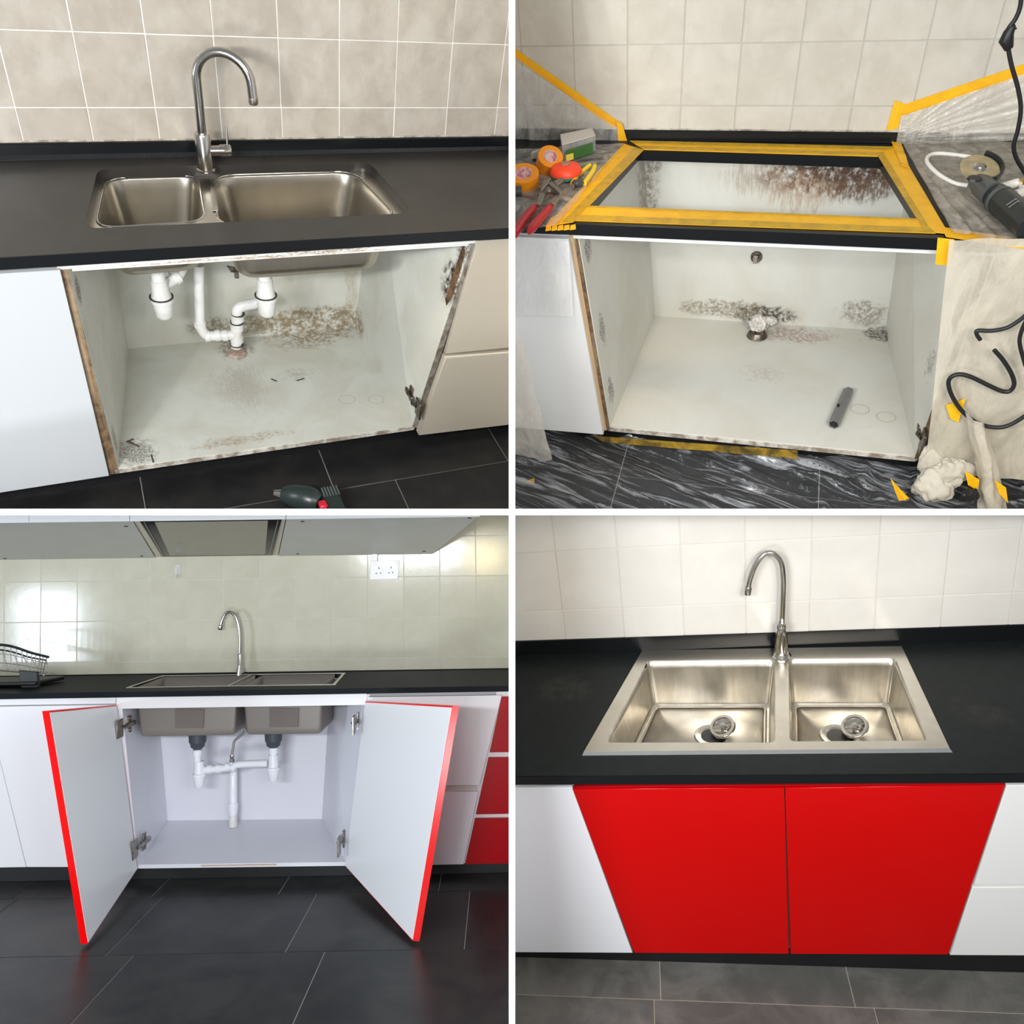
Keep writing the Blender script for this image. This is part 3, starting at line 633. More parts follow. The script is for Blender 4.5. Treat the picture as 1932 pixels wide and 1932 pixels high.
strip('yellow tape scrap at the right end of the film bundle', [(1.087, -0.12, 0.041), (1.122, -0.12, 0.017), (1.144, -0.12, -0.04), (1.11, -0.12, -0.005)], off=(0, -.0007, 0))
strip('curled yellow tape end standing on the floor film', [(0.828, -0.12, 0.007), (0.865, -0.12, -0.034), (0.892, -0.12, -0.061), (0.868, -0.12, -0.076)], off=(0, -.0007, 0), amp=.004)
strip('short yellow tape at the lower left corner by the film', [(-0.265, -0.2, -0.111), (-0.206, -0.2, -0.079), (-0.208, -0.2, -0.102), (-0.264, -0.2, -0.143)], off=(0, -.0007, 0), amp=.003)
# plastic film
def fl(label, c, nu, nv, fn, m, nm='plastic_sheet'):
    o = mk(nm, sheet(c, nu, nv, fn), m, loc=c[0], label=label, cat='plastic sheet', ang=60)
    return o
fl('clear film draped on the tiles left of the taped line', [(-0.492, 0.535, 0.982), (-0.073, 0.535, 0.727), (-0.048, 0.535, 0.679), (-0.536, 0.535, 0.622)], 40, 26, lambda u, v, p: (0, -.012 * abs(fold(p.x * 6, p.z * 6, 1)) - .01 * ridge(p.x * 14 + p.z * 9, p.z * 2, 2), 0), film_clear)
fl('clear film lying on the worktop under the hand tools', [(-0.521, 0.402, 0.692), (-0.045, 0.498, 0.692), (-0.128, -0.059, 0.692), (-0.337, -0.178, 0.692)], 44, 30, lambda u, v, p: (0, 0, .010 * abs(fold(p.x * 7, p.y * 7, 3)) + .008 * ridge(p.x * 9, p.y * 16, 3)), film_clear)
fl('white film hanging over the top of the left cabinet door', [(-0.387, -0.036, 0.655), (-0.1, -0.036, 0.642), (-0.096, -0.036, 0.413), (-0.421, -0.036, 0.401)], 20, 16, lambda u, v, p: (0, -.006 * abs(fold(p.x * 5, p.z * 5, 4)), 0), film('white_film', (.84, .86, .87), .55, .8))
fl('grey film falling from the left cabinet to the floor', [(-0.41, -0.045, 0.46), (-0.25, -0.045, 0.366), (-0.167, -0.045, -0.17), (-0.518, -0.045, -0.348)], 26, 30, lambda u, v, p: (.01 * fold(p.z * 5, p.x * 4, 8), -.02 - .05 * v * abs(fold(p.x * 8, p.z * 2, 5)) - .03 * ridge(p.x * 16, p.z * 2, 6), 0), film_milky)
def fan(u, v, p):
    a = math.atan2(p.z - .70, p.x - .72); return (0, -.006 - .016 * ridge(a * 14, .3, 7) - .006 * abs(fold(p.x * 6, p.z * 6, 7)), 0)
fl('clear film fanning over the tiles right of the cut-out', [(0.723, 0.54, 0.766), (1.063, 0.54, 0.897), (1.124, 0.54, 0.705), (0.725, 0.54, 0.688)], 70, 40, fan, film('fan_film', (.80, .76, .68), .22, .72))
def fan2(u, v, p):
    a = math.atan2(p.y - .50, p.x - .74); return (0, 0, .004 + .018 * ridge(a * 12, .1, 9) + .005 * abs(fold(p.x * 7, p.y * 7, 9)))
fl('creased clear film over the worktop under the grinder', [(0.737, 0.515, 0.692), (1.133, 0.574, 0.692), (1.034, -0.084, 0.692), (0.823, -0.012, 0.692)], 60, 40, fan2, film('fan_film_top', (.62, .57, .48), .30, .72))
fl('milky film curtain covering the right cabinet', [(0.816, -0.045, 0.699), (1.032, -0.045, 0.717), (1.258, -0.045, -0), (0.924, -0.045, 0)], 46, 60, lambda u, v, p: (0, -.01 - .022 * abs(fold(p.x * 4, p.z * 2.0, 10)) - .02 * ridge(p.x * 8 + p.z * 3, p.z * 1.2, 11), 0), film('curtain_film', (.60, .55, .44), .62, .92))
fl('twisted film bundle falling to the floor at the right', [(0.961, -0.1, 0.256), (1.017, -0.1, 0.228), (1.169, -0.1, -0.107), (1.097, -0.1, -0.12)], 16, 30, lambda u, v, p: (.01 * fold(p.z * 8, u * 3, 12), -.03 * math.sin(PI * u) - .02 * ridge(u * 6, p.z * 2, 13), 0), film('bundle_film', (.68, .62, .5), .6, .9))
flo = [(-.75, .04, -.097), (1.5, .04, -.097), (1.5, -.6, -.097), (-.75, -.6, -.097)]
def fw(u, v, p):
    # long creases running from the back left towards the front right
    q = p.x * .55 + p.y * 1.6; l = p.x * .9 - p.y * .5
    r = ridge(q * 6 + .5 * fold(p.x * 1.5, p.y * 2, 20), l * .8, 14) + .7 * ridge(q * 11 + .4 * fold(p.x * 2, p.y * 2, 22), l * 1.3, 17)
    k = max(0, min(1, (p.x - .35) * 2)); r2 = ridge(p.x * 7 + .8 * fold(p.x * 4, p.y * 4, 21), p.y * 6, 15)
    return (0, 0, .003 + .11 * r * (1 - .4 * k) + .07 * r2 * (.25 + k) + .006 * abs(fold(p.x * 5, p.y * 6, 16)))
fl('wrinkled clear drop sheet spread over the floor', flo, 260, 90, fw, mat('floor_film', (.60, .62, .66), .16, spec=.9, bump=.5, bscale=30, trans=(.04, .6, (1.8, 26, 9), .33)))
# crumpled cloth hanging from the lower hinge
def blob(c, r, seed, sub=4, amp=.35, sc=2.2):
    bm = bmesh.new(); bmesh.ops.create_icosphere(bm, subdivisions=sub, radius=1)
    for v in bm.verts:
        n = v.co.normalized(); k = 1 + amp * mnoise.fractal(n * sc + V(seed, seed, 0), 1, 2, 3) - .35 * ridge(n.x * 3 + n.z * 2, n.y * 3, seed)
        v.co = V(c[0] + n.x * k * r[0], c[1] + n.y * k * r[1], c[2] + n.z * k * r[2])
    return bm
clothm = mat('cream_cloth', (.52, .49, .41), .8, var=(.5, .45, .36), nscale=20, namt=.5, bump=.3, bscale=200)
cl = thing('crumpled_cloth', 'crumpled cream cloth hanging from the rusty lower hinge', 'cloth', (0.956, -0.09, 0.004))
mk('upper_drape', blob((0.934, -0.05, 0.03), (.035, .025, .06), 3, amp=.22, sc=1.3), clothm, cl)
mk('lower_drape', blob((0.952, -0.09, -0.027), (.055, .04, .055), 5, amp=.22, sc=1.3), clothm, cl)
mk('cloth_tail', blob((0.987, -0.08, 0.02), (.05, .03, .05), 9, amp=.3, sc=1.5), clothm, cl)
mk('dark_debris', blob((1.036, -0.14, -0.009), (.022, .02, .022), 11, sub=3), black_matt, loc=(1.036, -0.14, -0.009), label='black lump between the cloth and the film bundle', cat='debris')
# things inside the cabinet
foam = mat('white_foam', (.80, .78, .74), .85, var=(.35, .28, .22), nscale=45, namt=.8, bump=1, bscale=90)
ds = thing('drain_stub', 'foam-covered drain stub on the emptied cabinet floor', 'pipe', (0.413, 0.58, 0))
mk('foam_cap', blob((0.414, 0.6, 0.033), (.030, .03, .034), 21, amp=.3, sc=3), foam, ds)
mk('foam_crumb', blob((0.45, 0.62, 0.039), (.024, .02, .014), 23, sub=3, amp=.5, sc=4), foam, ds)
mk('sealing_collar', lathed((0.414, 0.577, 0), [(0, .001), (.036, .001), (.033, .009), (.026, .02), (0, .02)], seg=20), rusty, ds)
vv = thing('water_valve', 'small brass valve on the back of the emptied cabinet', 'valve', (0.379, 0.66, 0.256))
mk('valve_plate', lathed((0.379, 0.664, 0.256), [(0, .012), (.018, .010), (.02, 0), (0, 0)], (0, -1, 0), 18), rusty, vv)
mk('valve_nozzle', tubed([(0.377, 0.64, 0.269), (0.376, 0.64, 0.245)], .007, 10), chrome, vv)
tubm = mat('grey_metal_tube', (.27, .27, .27), .42, .6, var=(.18, .18, .18), nscale=40, namt=.4)
mt = thing('metal_tube', 'short hollow grey tube lying on the emptied cabinet floor', 'tube', (0.695, 0.18, 0.014))
a, b = (0.715, 0.27, 0.016), (0.672, 0.091, 0.016)
mk('tube_wall', tubed([a, b], .0155, 6, False), tubm, mt, sol=.0025, smooth=False)
mk('dark_bore', tubed([V(*a).lerp(V(*b), .03), V(*a).lerp(V(*b), .97)], .0125, 6), black_matt, mt)
mk('slot', boxed(*[x for x in (V(*a).lerp(V(*b), .56).x - .012, V(*a).lerp(V(*b), .56).x - .005)], V(*a).lerp(V(*b), .56).y - .006, V(*a).lerp(V(*b), .56).y + .006, .0285, .0325), black_matt, mt)
# hand tools on the left of the worktop
orange = mat('orange_tape_roll', (.86, .30, .01), .4)
pink = mat('pink_striped_core', (.72, .55, .52), .5, grain=((90, 30, 60), (.45, .03, .12), .9))
def roll(label, c, r, w, ax, tilt):
    t = thing('tape_roll', label, 'tape roll', c)
    mk('tape_winding', lathed(c, [(r * .55, -w / 2), (r, -w / 2), (r, w / 2), (r * .55, w / 2), (r * .55, -w / 2)], ax, 32), orange, t)
    mk('core', lathed(c, [(r * .5, -w / 2 + .002), (r * .56, -w / 2 + .002), (r * .56, w / 2 + .001), (r * .5, w / 2 + .001), (r * .5, -w / 2 + .002)], ax, 32), pink, t)
    mk('printed_liner', lathed(c, [(0, w * .30), (r * .5, w * .30)], ax, 24), pink, t)
roll('orange tape roll lying at the left end of the tools', (-0.277, 0.182, 0.712), .044, .040, (.1, -.25, 1), 0)
roll('orange tape roll leaning behind the grey block', (-0.225, 0.278, 0.725), .036, .044, (.35, -.45, .8), 0)
gb = thing('grey_block', 'small upright grey block between the two orange rolls', 'block', (-0.255, 0.24, 0.7))
mk('block_body', slab([(-0.296, 0.335, 0.722), (-0.274, 0.335, 0.729), (-0.266, 0.335, 0.663), (-0.287, 0.335, 0.659)], (0, .02, 0), .001), mat('pale_grey_plastic', (.55, .54, .5), .4), gb)
for i, p in enumerate([(-0.282, 0.334, 0.704), (-0.278, 0.334, 0.689), (-0.276, 0.334, 0.674)]): mk('recess', boxed(p[0] - .008, p[0] + .008, p[1] - .001, p[1] + .002, p[2] - .004, p[2] + .004), grey_pl, gb)
cb = thing('clear_box', 'clear plastic box holding a green card behind the tools', 'box', (-0.165, 0.422, 0.69))
c0 = [(-0.206, 0.364, 0.692), (-0.121, 0.439, 0.692), (-0.143, 0.499, 0.692), (-0.231, 0.446, 0.692)]
clearp = mat('clear_box_plastic', (.75, .76, .75), .12, spec=.8, trans=(.25, .5))
mk('box_shell', slab(c0, (0, 0, .042), .002), clearp, cb)
g0 = [V(*p) for p in [(-0.195, 0.36, 0.694), (-0.115, 0.36, 0.715), (-0.116, 0.36, 0.737), (-0.192, 0.36, 0.717)]]
mk('green_card', slab([(-0.189, 0.346, 0.698), (-0.123, 0.408, 0.698), (-0.128, 0.423, 0.698), (-0.194, 0.361, 0.698)], (0, 0, .026)), mat('green_card', (.05, .16, .04), .4), cb)
mk('yellow_print', slab([(-0.19, 0.339, 0.7), (-0.171, 0.356, 0.7), (-0.172, 0.357, 0.7), (-0.191, 0.341, 0.7)], (0, 0, .018)), mat('yellow_print', (.85, .7, .1), .4), cb)
mk('lid_frame', slab([V(*p) + V(0, 0, .043) for p in c0], (0, 0, .003), .001), mat('lid_grey', (.66, .65, .62), .35), cb)
rr_ = thing('tape_measure', 'round red-orange reel with teal base among the tools', 'reel', (-0.172, 0.245, 0.7))
cc = (-0.167, 0.238, 0.7)
mk('reel_top', lathed(cc, [(0, .034), (.012, .034), (.02, .030), (.038, .028), (.046, .018), (.046, .010), (0, .010)], seg=30), mat('fluorescent_red', (.95, .07, .02), .4), rr_)
mk('reel_base', lathed(cc, [(0, .0), (.040, .0), (.043, .010), (0, .011)], seg=30), mat('teal_plastic', (.03, .35, .30), .4), rr_)
mk('reel_hub', boxed(cc[0] - .012, cc[0] + .012, cc[1] - .010, cc[1] + .010, .732, .739, .002), mat('reel_hub_brown', (.35, .2, .15), .4), rr_)
yel = mat('yellow_grip', (.85, .62, .02), .35)
wp = thing('wire_cutter', 'small cutter with yellow grips beside the left tape strip', 'cutter', (-0.124, 0.194, 0.7))
mk('grip', tubed(spline([(-0.136, 0.183, 0.703), (-0.133, 0.236, 0.703), (-0.117, 0.292, 0.703), (-0.112, 0.307, 0.703)]), [.004] + [.007] * 17 + [.005] if False else .0065, 10), yel, wp)
mk('grip', tubed(spline([(-0.103, 0.185, 0.703), (-0.099, 0.22, 0.703), (-0.095, 0.271, 0.703), (-0.097, 0.304, 0.703)]), .007, 10), yel, wp)
mk('cutter_head', blob((-0.12, 0.18, 0.706), (.018, .016, .009), 31, sub=3, amp=.15), grey_pl, wp)
mk('blade', slab([(-0.138, 0.176, 0.703), (-0.133, 0.197, 0.703), (-0.121, 0.17, 0.703), (-0.127, 0.149, 0.703)], (0, 0, .005)), chrome, wp)
redg = mat('dark_red_grip', (.42, .01, .02), .35)
pl = thing('slip_joint_pliers', 'open slip-joint pliers with dark red handles', 'pliers', (-0.194, 0.104, 0.7))
mk('handle', tubed(spline([(-0.199, 0.022, 0.71), (-0.208, -0.023, 0.71), (-0.214, -0.079, 0.71), (-0.216, -0.145, 0.71)], 5), [.006, .008, .0095, .0105, .011, .011, .011, .0115, .0115, .012, .012, .012, .012, .012, .012, .0115], 12), redg, pl)
mk('handle', tubed(spline([(-0.156, 0.031, 0.71), (-0.165, -0.02, 0.71), (-0.174, -0.076, 0.71), (-0.18, -0.13, 0.71)], 5), [.006, .008, .0095, .0105, .011, .011, .011, .0115, .0115, .012, .012, .012, .012, .012, .010, .007], 12), redg, pl)
pm = mat('pliers_steel', (.30, .30, .29), .35, .8)
mk('jaw_arm', slab([(-0.201, 0.017, 0.712), (-0.203, 0.083, 0.712), (-0.207, 0.137, 0.712), (-0.188, 0.104, 0.712), (-0.182, 0.012, 0.712)], (0, 0, .009)) if False else slab([(-0.196, 0.011, 0.712), (-0.204, 0.089, 0.712), (-0.185, 0.071, 0.712), (-0.183, 0.006, 0.712)], (0, 0, .009), .001), pm, pl)
mk('jaw_arm', slab([(-0.157, 0.016, 0.714), (-0.153, 0.075, 0.714), (-0.139, 0.083, 0.714), (-0.147, 0.011, 0.714)], (0, 0, .009), .001), pm, pl)
mk('upper_jaw', slab([(-0.2, 0.074, 0.716), (-0.21, 0.148, 0.716), (-0.193, 0.167, 0.716), (-0.191, 0.129, 0.716)], (0, 0, .010), .001), pm, pl)
mk('slotted_plate', slab([(-0.193, 0.131, 0.718), (-0.181, 0.138, 0.718), (-0.138, 0.08, 0.718), (-0.146, 0.06, 0.718)], (0, 0, .008), .001), pm, pl)
mk('slot', slab([(-0.174, 0.099, 0.727), (-0.171, 0.102, 0.726), (-0.144, 0.064, 0.726), (-0.147, 0.057, 0.726)], (0, 0, .0008)), black_matt, pl)
mk('lower_jaw', slab([(-0.182, 0.148, 0.714), (-0.165, 0.177, 0.714), (-0.153, 0.167, 0.714), (-0.164, 0.121, 0.714)], (0, 0, .009), .001), pm, pl)
mk('pivot', lathed((-0.178, 0.084, 0.724), [(0, .004), (.006, .004), (.007, 0)], seg=14), pm, pl)
cord0 = thing('dark_grip_tool', 'black rounded tool grip at the far left of the worktop', 'tool', (-0.283, 0.132, 0.7))
mk('grip_body', tubed([(-0.299, 0.101, 0.71), (-0.264, 0.11, 0.71)], .014, 12), grey_pl, cord0)
# angle grinder on the right
gr = thing('angle_grinder', 'black angle grinder with a tan cutting disc', 'grinder', (0.935, 0.203, 0.69))
dk = mat('grinder_black', (.010, .014, .014), .32, spec=.6)
tl_ = mat('grinder_grey', (.10, .105, .10), .4, .3)
g1, g2, g3 = (0.915, 0.135, 0.73), (0.943, 0.062, 0.73), (0.978, -0.055, 0.73)
mk('motor_housing', tubed(spline([g1, g2, g3], 6), [.020, .027, .030, .031, .032, .0325, .033, .033, .033, .0325, .032, .031, .031], 20), dk, gr)
mk('gear_head', tubed([(0.884, 0.195, 0.735), (0.897, 0.159, 0.735), (0.915, 0.112, 0.735)], [.016, .026, .028], 16), tl_, gr)
mk('head_bolts', lathed((0.871, 0.131, 0.762), [(0, .004), (.016, .004), (.018, 0)], seg=8), black_matt, gr)
mk('collar', tubed([V(*g1).lerp(V(*g2), .55), V(*g1).lerp(V(*g2), .68)], .0335, 20), tl_, gr)
hx = V(*(0.89, 0.204, 0.758))
mk('cutting_disc', lathed(hx, [(0, 0), (.046, 0), (.046, .003), (.03, .0035), (.016, .004), (0, .004)], (.1, -.30, 1), 36), mat('tan_disc', (.40, .33, .18), .6, var=(.22, .18, .1), nscale=40, namt=.6), gr)
mk('disc_flange', lathed(hx + V(0, 0, .004), [(0, .006), (.010, .006), (.014, .001), (.018, 0), (0, 0)], (.1, -.30, 1), 18), chrome, gr)
ax = V(.1, -.30, 1).normalized(); u = ax.orthogonal().normalized(); w_ = ax.cross(u)
x_ = (V(1, 0, 0) - ax * ax.x).normalized(); y_ = ax.cross(x_)
gp = [hx + ax * -.004 + (x_ * math.cos(t) + y_ * math.sin(t)) * .05 for t in [(-75 + 9.5 * k) * PI / 180 for k in range(17)]]
bm = bmesh.new()
for p0, p1 in zip(gp, gp[1:]):
    hexa(bm, [p0, p1, p1 + ax * .018, p0 + ax * .018], [p0 + (p0 - hx) * .08, p1 + (p1 - hx) * .08, p1 + (p1 - hx) * .08 + ax * .018, p0 + (p0 - hx) * .08 + ax * .018])
mk('disc_guard', bm, dk, gr)
for k, dd in enumerate((0, .012)):
    c = V(*g2).lerp(V(*g3), .30 + dd * 8)
    mk('chevron_mark', tubed([c + V(-.024, -.016, .024), c + V(-.006, -.002, .0335), c + V(.022, -.004, .022)], .0008, 5), mat('chevron_grey', (.35, .36, .36), .4) if k == 0 else bpy.data.materials['chevron_grey'], gr)
mk('white_cable_loop', tubed(spline([(0.881, 0.234, 0.702), (0.85, 0.248, 0.702), (0.816, 0.302, 0.702), (0.795, 0.372, 0.702), (0.8, 0.415, 0.702), (0.823, 0.434, 0.702), (0.865, 0.428, 0.702), (0.909, 0.412, 0.702), (0.942, 0.389, 0.702)], 6), .0055, 10), mat('white_hose', (.82, .80, .74), .4), loc=(0.851, 0.253, 0.7), label='white hose looping from the grinder over the film', cat='hose')
wf = thing('white_fitting', 'white tap-like fitting with brass end behind the grinder', 'fitting', (0.984, 0.229, 0.7))
mk('fitting_body', tubed([(0.949, 0.191, 0.72), (0.985, 0.211, 0.72), (0.997, 0.194, 0.72)], [.009, .013, .012], 12), mat('white_fitting', (.8, .78, .72), .4), wf)
mk('brass_end', tubed([(0.99, 0.195, 0.73), (1.008, 0.208, 0.73)], .008, 10), mat('brass', (.55, .38, .1), .3, 1), wf)
mk('lower_wing', tubed([(0.974, 0.15, 0.72), (0.995, 0.163, 0.72)], [.01, .012], 10), bpy.data.materials['white_fitting'], wf)
blk = mat('black_rubber', (.008, .008, .009), .45)
pc = thing('power_cord', 'black cord with in-line connector hanging down the tiles', 'cord', (0.89, 0.3, 1.014))
mk('cable', tubed(spline([(0.887, 0.3, 1.133), (0.896, 0.3, 1.091), (0.894, 0.3, 1.064), (0.884, 0.3, 1.037)] + [(0.897, 0.3, 1.001), (0.915, 0.3, 0.963), (0.942, 0.3, 0.915), (0.963, 0.3, 0.866), (0.971, 0.3, 0.816), (0.973, 0.3, 0.777), (0.989, 0.3, 0.745), (1.023, 0.3, 0.705)], 5), .0052, 10), blk, pc)
mk('connector', tubed([(0.892, 0.3, 1.048), (0.888, 0.3, 1.035), (0.887, 0.3, 1.019), (0.898, 0.3, 1.001)], [.008, .012, .016, .010], 12), blk, pc)
mk('connector_tab', slab([(0.887, 0.295, 1.049), (0.896, 0.295, 1.053), (0.903, 0.295, 1.043), (0.892, 0.295, 1.04)], (0, .008, 0), .001), blk, pc)
lo = [(1.022, -0.1, 0.545), (1.011, -0.1, 0.525), (0.989, -0.1, 0.501), (0.958, -0.1, 0.49), (0.928, -0.1, 0.488), (0.93, -0.1, 0.476), (0.941, -0.1, 0.463)]
lo2 = [(0.979, -0.1, 0.437), (1.007, -0.1, 0.409), (1.036, -0.1, 0.372), (1.051, -0.1, 0.341), (1.047, -0.1, 0.32), (1.029, -0.1, 0.318), (0.995, -0.1, 0.332), (0.952, -0.1, 0.352), (0.922, -0.1, 0.359), (0.904, -0.1, 0.349), (0.902, -0.1, 0.328), (0.921, -0.1, 0.289), (0.955, -0.1, 0.246), (0.998, -0.1, 0.213), (1.043, -0.1, 0.202), (1.077, -0.1, 0.214), (1.113, -0.1, 0.26)]
lo3 = [(1.024, -0.1, 0.523), (1.023, -0.1, 0.489), (1.03, -0.1, 0.457), (1.06, -0.1, 0.398)]
p2 = thing('power_cord', 'black cable looping in front of the milky film curtain', 'cord', lo2[8])
mk('cable_upper', tubed(spline(lo, 5), .0050, 10), blk, p2)
mk('cable_loop', tubed(spline(lo2, 5), .0056, 10), blk, p2)
mk('cable_side', tubed(spline(lo3, 5), .005, 10), blk, p2)
end_bay(1, 1)

# ============================================================ LOWER LEFT: new sink seen with both doors open
start_bay(PC); BAY = PC
W = .506
tileC = mat('pale_khaki_tile', (.60, .585, .47), .14, spec=.5, var=(.54, .525, .41), nscale=7, namt=.7, rnd=1, bump=.08, bscale=25)
tiled_wall('wall_lower_left', 'pale khaki tiles behind the newly fitted sink', W, -.864, .178, .784, .198, -1, 16, -1, 6, .70, tileC, mat('khaki_grout', (.66, .64, .55), .8))
floorC = mat('blue_black_tile', (.012, .014, .016), .36, spec=.35, var=(.034, .034, .031), nscale=4, namt=.9, rnd=1, bump=.15, bscale=90)
T = []
for (c, d, xs) in ((-.13, .5, (-1.2, -.45, .12, .64, 1.3, 1.8, 2.3)), (-.64, -.13, (-1.2, -.42, .17, .80, 1.43, 2.3)), (-1.4, -.64, (-1.2, -.33, .27, .94, 1.6, 2.3))):
    for a, b in zip(xs, xs[1:]): T.append((a, b, c, d))
tiled_floor('floor_lower_left', 'blue-black floor tiles before the open red doors', -.10, T, floorC, mat('bright_floor_grout', (.5, .5, .48), .8), -1.2, 2.3, -1.4, .5)
blkC = mat('blue_black_worktop', (.005, .008, .011), .55, spec=.12)
wt = thing('worktop', 'black worktop seen edge-on above the open red doors', 'worktop', (.4, .25, .7))
holeC = [(-.06, .08), (.82, .08), (.80, .43), (-.04, .43)]
mk('counter_slab', plate([(-1.2, -.035), (2.2, -.035), (2.2, .5), (-1.2, .5)], [holeC], .698, .722), blkC, wt)
mk('upstand', boxed(-1.2, 2.2, .486, .501, .7215, .725, .001), blkC, wt)
rail = mat('white_rail', (.80, .79, .80), .3)
wh = mat('cool_white_laminate', (.80, .82, .85), .3, spec=.4)
new_in = mat('clean_lilac_white_inside', (.72, .73, .80), .35, bump=.03, bscale=12)
cab = thing('sink_cabinet', 'clean white sink cabinet with two open red-edged doors', 'cabinet', (.45, .3, -.02))
LF0, LF1, LB0, LB1 = V(.012, 0, -.016), V(-.066, 0, .69), V(-.055, .486, .02), V(-.112, .486, .69)
RF0, RF1, RB0, RB1 = V(.898, 0, -.020), V(.986, 0, .69), V(.69, .486, .015), V(.735, .486, .69)
mk('bottom_panel', slab([LF0 - V(.02, 0, 0), RF0 + V(.01, 0, 0), RB0 + V(.01, .01, 0), LB0 + V(-.01, .01, 0)], (0, 0, -.016)), new_in, cab)
mk('worn_bottom_edge', slab([V(.28, -.003, -.026), V(.6, -.003, -.026), V(.6, -.003, -.022), V(.28, -.003, -.022)], (0, .003, 0)), tan_edge, cab)
mk('back_panel', slab([LB0 + V(-.01, 0, -.01), RB0 + V(.01, 0, -.01), RB1 + V(.01, 0, 0), LB1 + V(-.01, 0, 0)], (0, .012, 0)), new_in, cab)
mk('side_panel', slab([LF0, LB0, LB1, LF1], (-.016, 0, 0)), new_in, cab)
mk('side_panel', slab([RF0, RB0, RB1, RF1], (.016, 0, 0)), new_in, cab)
mk('top_rail', slab([V(-.085, -.004, .645), V(.99, -.004, .645), V(.99, -.004, .697), V(-.085, -.004, .697)], (0, .016, 0)), rail, cab)
def door(ht, hb, ft, fb, side):
    d = mk('door', bislab([hb, fb, ft, ht], (side * .024, -.002, 0)), red_lam, cab, label='glossy red door with white inner face', smooth=False)
    mk('inner_face', bislab([hb, fb, ft, ht], (-side * .0015, 0, 0), 8, .004, .996, .004, .992), wh, d, label='white inner face', smooth=False)
    return d
L_ht, L_hb, L_ft, L_fb = (-.078, -.02, .664), (.016, -.02, -.028), (-.070, -.575, .742), (.078, -.575, -.088)
R_ht, R_hb, R_ft, R_fb = (.986, -.02, .664), (.897, -.02, -.03), (1.395, -.600, .742), (1.245, -.600, -.088)
dl = door(L_ht, L_hb, L_ft, L_fb, -1)
dr_ = door(R_ht, R_hb, R_ft, R_fb, 1)
def lerp3(a, b, t): return V(*a).lerp(V(*b), t)
for (ht, hb, sd) in ((L_ht, L_hb, 1), (R_ht, R_hb, -1)):
    for tt in (.14, .87):
        p = lerp3(ht, hb, tt)
        hinge(cab, (p.x + sd * .006 - (.024 if sd < 0 else 0), .005, p.z), sd, m=nickel, s=1.3)
mk('plinth', boxed(-1.2, 2.2, .06, .075, -.0985, -.035), black_matt, cab)
# neighbours
b1_ = thing('base_cabinet', 'plain white cabinet left of the open sink cabinet', 'cabinet', (-.3, .2, -.02))
mk('door', slab([(-.452, -.016, -.012), (.0, -.016, -.02), (-.088, -.016, .664), (-.630, -.016, .664)], (0, .017, 0), .0008), wh, b1_)
mk('rail', slab([(-1.2, -.0, .667), (-.09, -.0, .667), (-.09, -.0, .697), (-1.2, -.0, .697)], (0, .016, 0)), wh, b1_)
b2_ = thing('base_cabinet', 'plain white cabinet at the far left under the dish rack', 'cabinet', (-.9, .2, -.02))
mk('door', slab([(-1.2, -.016, -.012), (-.4545, -.016, -.012), (-.6325, -.016, .664), (-1.2, -.016, .664)], (0, .017, 0), .0008), wh, b2_)
b3_ = thing('drawer_cabinet', 'narrow white two-drawer cabinet right of the open doors', 'cabinet', (1.2, .2, -.03))
mk('drawer_front', slab([(.955, -.016, .300), (1.472, -.016, .300), (1.572, -.016, .680), (.995, -.016, .680)], (0, .017, 0), .0008), wh, b3_)
mk('drawer_front', slab([(.915, -.016, -.033), (1.400, -.016, -.033), (1.466, -.016, .272), (.95, -.016, .272)], (0, .017, 0), .0008), wh, b3_)
mk('grip_channel', slab([(.94, -.004, .272), (1.46, -.004, .272), (1.462, -.004, .300), (.95, -.004, .300)], (0, .01, 0)), mat('shadow_white', (.62, .6, .54), .4), b3_)
b4_ = thing('drawer_cabinet', 'red three-drawer cabinet at the right edge of the lower left kitchen', 'cabinet', (1.8, .2, -.03))
dred = mat('deep_red_laminate', (.38, .0, .004), .3, spec=.2)
for (z0, z1) in ((.437, .672), (.176, .414), (-.033, .158)):
    f = lambda z: 1.403 + (z + .034) * .2365
    mk('drawer_front', slab([(f(z0) + .002, -.017, z0), (2.1, -.017, z0), (2.1, -.017, z1), (f(z1) + .002, -.017, z1)], (0, .017, 0), .0008), dred, b4_)
mk('white_carcass', slab([(1.39, -.003, -.033), (2.1, -.003, -.033), (2.1, -.003, .697), (1.55, -.003, .697)], (0, .01, 0)), rail, b4_)
# new sink
sk = thing('sink', 'new square double-bowl sink seen from below through the open doors', 'sink', (.38, .25, .47))
mk('rim', plate([(-.075, .065), (.842, .065), (.82, .425), (-.06, .425)], [[(-.063, .075), (.365, .075), (.365, .415), (-.05, .415)], [(.373, .075), (.828, .075), (.808, .415), (.373, .415)]], .7222, .7245), steel_br, sk)
under = mat('sprayed_taupe_steel', (.235, .21, .19), .5, .35, bump=.25, bscale=220)
p = [(-0.041, 0.12, 0.627), (0.395, 0.12, 0.62), (0.388, 0.12, 0.499), (-0.017, 0.12, 0.501), (0.428, 0.12, 0.62), (0.774, 0.12, 0.621), (0.762, 0.12, 0.5), (0.438, 0.12, 0.501)]
def ubowl(tl, tr, br, bl, y1):
    top = [(tl[0], .105, .721), (tr[0], .105, .721), (tr[0], y1, .721), (tl[0], y1, .721)]
    dz = .721 - (bl[2] + br[2]) / 2
    c = sum((V(*q) for q in top), V(0, 0, 0)) / 4
    rings = []
    for k, d, r in ((1, 0, .012), (.99, .1, .012), (.965, dz - .03, .016), (.955, dz - .012, .016), (.93, dz - .003, .014), (.88, dz, .012), (.1, dz + .004, .01)):
        rings.append([V(x.x, x.y, x.z - d) for x in rq([c + (V(*q) - c) * k for q in top], r, 4)])
    return loft(rings)
